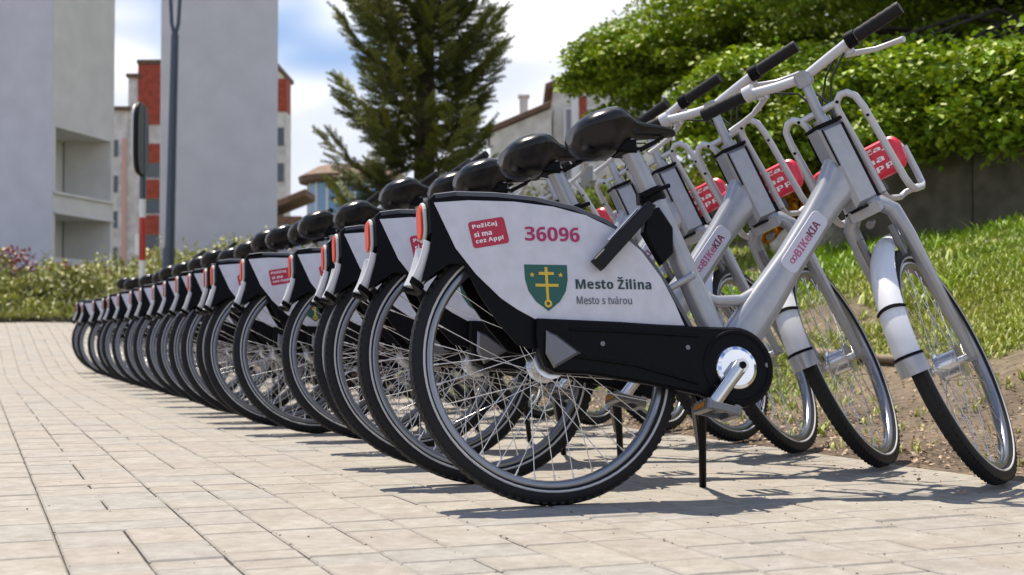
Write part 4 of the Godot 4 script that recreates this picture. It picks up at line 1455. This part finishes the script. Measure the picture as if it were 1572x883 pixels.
	b.box(Vector3(-0.004, 0.462, 0), Vector3(0.056, 0.03, 0.10), 0.008)
	st.call(obj("fork", b, silver, t))
	b = MB.new()
	for s in [-1, 1]:
		b.box(Vector3(-0.034, 0.36, s * 0.045), Vector3(0.02, 0.085, 0.018), 0.004)
	b.tube([Vector3(-0.02, 0.43, 0), Vector3(-0.045, 0.425, 0)], 0.011, 12)
	st.call(obj("rim_brake", b, M["dark_steel"], t))
	var fsec := []
	for k in 9:
		var zz := -0.0345 + 0.069 * k / 8.0
		fsec.append(Vector2(0.018 * (1.0 - pow(absf(zz) / 0.0345, 2.2)), zz))
	for k in 9:
		var zz := 0.0345 - 0.069 * k / 8.0
		fsec.append(Vector2(0.018 * (1.0 - pow(absf(zz) / 0.0345, 2.2)) - 0.003, zz))
	var back := func(a0: float, a1: float, k: int) -> Array:
		var o := []
		for i in k + 1:
			var an := deg_to_rad(lerpf(a0, a1, float(i) / k))
			var rr := lerpf(0.366, 0.346, clampf((rad_to_deg(an) - 95.0) / 80.0, 0, 1))
			o.append(Vector2(0.0547 + rr * cos(an), rr * sin(an)))
		o.reverse()
		return o
	b = MB.new()
	sweep(b, back.call(72.0, 143.0, 16), fsec, true)
	var fen := obj("front_fender", b, M["sunlit_silver"], t)
	st.call(fen)
	b = MB.new()
	sweep(b, back.call(144.0, 164.5, 8), fsec, true)
	obj("lower_fender", b, M["sunlit_silver"], fen)
	var lip := []
	for q in fsec:
		lip.append(Vector2(q.x * 1.3 + 0.001, q.y * 1.14))
	b = MB.new()
	sweep(b, back.call(165.5, 172.5, 4), lip, true)
	obj("fender_flap", b, silver, fen)
	for q in [[143.6, 144.6], [164.3, 165.8]]:
		b = MB.new()
		sweep(b, back.call(q[0], q[1], 1), lip, true)
		obj("fender_band", b, black, fen)
	b = MB.new()
	b.tube([Vector3(0, 0.70, 0), Vector3(0.004, 0.78, 0), Vector3(0.018, 0.85, 0)], [0.0155, 0.014, 0.0135], 14)
	b.tube([Vector3(0, 0.722, 0), Vector3(0, 0.737, 0)], 0.024, 16)
	b.box(Vector3(0.022, 0.856, 0), Vector3(0.046, 0.042, 0.044), 0.009)
	st.call(obj("stem", b, silver, t))
	b = MB.new()
	b.tube([Vector3(0.04, 0.908, -0.30), Vector3(0.04, 0.899, -0.17), Vector3(0.030, 0.874, -0.075), Vector3(0.026, 0.86, 0), Vector3(0.030, 0.874, 0.075), Vector3(0.04, 0.892, 0.17), Vector3(0.04, 0.90, 0.30)], 0.0135, 14)
	st.call(obj("handlebar", b, M["light_silver"], t))
	for s in [-1, 1]:
		b = MB.new()
		var pts := []
		var rad := []
		for k in 13:
			pts.append(Vector3(0.04, (0.899 if s < 0 else 0.892) + 0.009 * k / 12.0, s * (0.172 + 0.132 * k / 12.0)))
			rad.append(0.0178 + (0.0012 if k % 2 else 0.0))
		b.tube(pts, rad, 16)
		st.call(obj("grip", b, M["black_rubber"], t))
		b = MB.new()
		var gy := 0.898 if s < 0 else 0.891
		b.tube([Vector3(0.04, gy, s * 0.142), Vector3(0.04, gy, s * 0.170)], 0.0225, 18)
		var sh := obj("shifter", b, M["light_silver"] if s < 0 else black, t)
		st.call(sh)
		b = MB.new()
		b.box(Vector3(0.055, gy - 0.020, s * 0.135), Vector3(0.03, 0.024, 0.022), 0.005)
		b.tube([Vector3(0.058, gy - 0.026, s * 0.120), Vector3(0.078, gy - 0.036, s * 0.150), Vector3(0.098, gy - 0.048, s * 0.19), Vector3(0.100, gy - 0.054, s * 0.23), Vector3(0.082, gy - 0.062, s * 0.268)], [0.009, 0.0085, 0.0075, 0.0072, 0.0085], 10)
		st.call(obj("brake_lever", b, M["light_silver"], t))
		b = MB.new()
		b.tube([Vector3(0.06, gy - 0.02, s * 0.118), Vector3(0.09, gy - 0.06, s * 0.05), Vector3(0.08, 0.76, s * 0.015), Vector3(0.055, 0.66, s * 0.012), Vector3(0.045, 0.52, s * 0.014)], 0.0032, 6)
		st.call(obj("brake_cable", b, M["cable_black"], t))
		b = MB.new()
		b.tube([Vector3(0.058, gy - 0.006, s * 0.140), Vector3(0.105, gy - 0.004, s * 0.095), Vector3(0.125, gy - 0.045, s * 0.030), Vector3(0.100, 0.775, s * -0.012), Vector3(0.062, 0.70, s * -0.020), Vector3(0.048, 0.56, s * -0.022)], 0.0034, 6)
		st.call(obj("gear_cable", b, M["cable_black"], t))
	# front carrier
	for s in [-1, 1]:
		b = MB.new()
		var path := [Vector3(0.052, 0.492, s * 0.046), Vector3(0.046, 0.60, s * 0.046), Vector3(0.012, 0.735, s * 0.047), Vector3(0.006, 0.757, s * 0.054), Vector3(0.004, 0.771, s * 0.072), Vector3(0.006, 0.768, s * 0.090), Vector3(0.010, 0.75, s * 0.105), Vector3(0.018, 0.715, s * 0.110), Vector3(0.042, 0.60, s * 0.111), Vector3(0.066, 0.50, s * 0.111), Vector3(0.085, 0.474, s * 0.111), Vector3(0.115, 0.463, s * 0.111), Vector3(0.20, 0.463, s * 0.111), Vector3(0.222, 0.472, s * 0.111), Vector3(0.228, 0.50, s * 0.111), Vector3(0.226, 0.585, s * 0.111)]
		b.tube(path, 0.0098, 12)
		b.tube([Vector3(0.052, 0.492, s * 0.046), Vector3(0.075, 0.470, s * 0.046), Vector3(0.20, 0.462, s * 0.046), Vector3(0.222, 0.468, s * 0.06), Vector3(0.224, 0.468, s * 0.10)], 0.0085, 10)
		st.call(obj("carrier_loop", b, M["light_silver"], t))
		for q in [[0.006, 0.757, 0.058], [0.024, 0.69, 0.1105]]:
			b = MB.new()
			b.tube([Vector3(q[0] - 0.0112, q[1], s * q[2]), Vector3(q[0] + 0.0112, q[1], s * q[2])], 0.0045, 8)
			st.call(obj("carrier_bolt", b, black, t))
	b = MB.new()
	b.tube([Vector3(0.008, 0.757, -0.05), Vector3(0.008, 0.757, 0.05)], 0.009, 10)
	st.call(obj("carrier_bar", b, M["light_silver"], t))
	b = MB.new()
	b.tube([Vector3(0.226, 0.585, -0.111), Vector3(0.226, 0.585, 0.111)], 0.0098, 12)
	st.call(obj("carrier_bar", b, M["light_silver"], t))
	# red advertising panel on the carrier
	var nrm := Vector3(cos(deg_to_rad(163.0)), sin(deg_to_rad(163.0)), 0)
	var pt2 := Transform3D(Basis(Vector3(0, 0, 1), nrm.cross(Vector3(0, 0, 1)), nrm), Vector3(0.085, 0.577, 0))
	var pshape := []
	for q in [[1, 1, 0.0], [-1, 1, PI / 2], [-1, -1, PI], [1, -1, 1.5 * PI]]:
		pshape.append_array(arc(q[0] * 0.102, q[1] * 0.018, 0.032, q[2], q[2] + PI / 2, 6))
	b = MB.new()
	b.prism(pshape, -0.032, 0.0, 0.009, pt2)
	var dr := obj("carrier_panel", b, M["panel_red"], t)
	st.call(dr)
	var words := ["Požičaj", "si ma", "cez App!"]
	for k in 3:
		text("panel_lettering", words[k], M["print_white"], Rect2([-0.075, -0.06, -0.082][k], 0.0165 - 0.0265 * k, [0.150, 0.120, 0.172][k], 0.0185), 0.0, dr, false, 700, 0.0, 0.0015)
		var le: Node3D = dr.get_child(k)
		le.transform = pt2 * Transform3D(Basis(), Vector3(0.022, 0, 0.0004)) * le.transform
	b = MB.new()
	b.tube([pt2 * Vector3(-0.11, 0.0, -0.036), pt2 * Vector3(0.11, 0.0, -0.036)], 0.012, 10)
	obj("panel_bracket", b, black, dr)
	b = MB.new()
	b.box(Vector3(0.15, 0.508, 0), Vector3(0.07, 0.05, 0.07), 0.012)
	st.call(obj("front_lamp", b, black, t))
	return t

func bicycles() -> void:
	var rows := [[0.0, 0.0], [0.5, 0.01], [1.04, 0.05], [1.57, 0.14], [2.13, 0.15], [2.55, 0.04], [3.03, 0.0], [3.40, 0.02], [3.90, 0.02], [4.21, 0.0], [4.89, 0.02], [5.59, 0.04], [6.10, 0.02], [6.69, 0.02], [7.44, 0.01], [8.16, 0.0], [8.67, 0.0], [9.61, 0.0], [10.74, -0.01], [11.41, -0.02]]
	var order := ["", "second", "third", "fourth", "fifth", "sixth", "seventh", "eighth", "ninth", "tenth", "eleventh", "twelfth", "thirteenth", "fourteenth", "fifteenth", "sixteenth", "seventeenth", "eighteenth", "nineteenth", "twentieth"]
	var proto := make_bike()
	rng.seed = 15
	var fwd := Vector3(cos(0.306), 0, -sin(0.306))
	for i in rows.size():
		var o := proto
		if i > 0:
			o = proto.duplicate()
			o.name = numbered("bicycle")
			add_child(o)
			for p in o.find_children("bike_number", "", true, false):
				p.get_parent().remove_child(p)
				p.free()
		var p: Vector3 = Vector3(0.1032, 0, -3.1948) + ALONG * rows[i][0] + fwd * rows[i][1]
		p.y = path_y(p.dot(ALONG))
		o.position = p
		var j := 0.0 if i == 0 else 1.0
		o.rotation = Vector3(-0.2038 + j * rng.randf_range(-0.016, 0.016), 0.306 + j * rng.randf_range(-0.035, 0.035), 0)
		if i > 0:
			var again := head_frame * Transform3D(Basis(Vector3.UP, STEER + rng.randf_range(-0.13, 0.10)), Vector3.ZERO) * steer_frame.affine_inverse()
			for called in steered:
				var part: Node3D = o.get_node(called)
				part.transform = again * part.transform
			var lift: Vector3 = Vector3(-0.38, 0.925, 0) * (rng.randf_range(-0.012, 0.012) if i > 8 else [0.0, 0.004, 0.0, 0.022, 0.07, 0.004, 0.006, -0.004, 0.006][i])
			for called in ["saddle", "seat_post"]:
				(o.get_node(called) as Node3D).position += lift
		var label := "nearest silver hire bicycle, at the right end, with 36096 on its white rear guard"
		if i > 0:
			label = "silver hire bicycle, %s from the near end of the leaning row" % order[i]
			if i == rows.size() - 1:
				label = "silver hire bicycle at the far left end of the leaning row"
		tag(o, label, "bicycle", "silver hire bicycles parked in a long row")
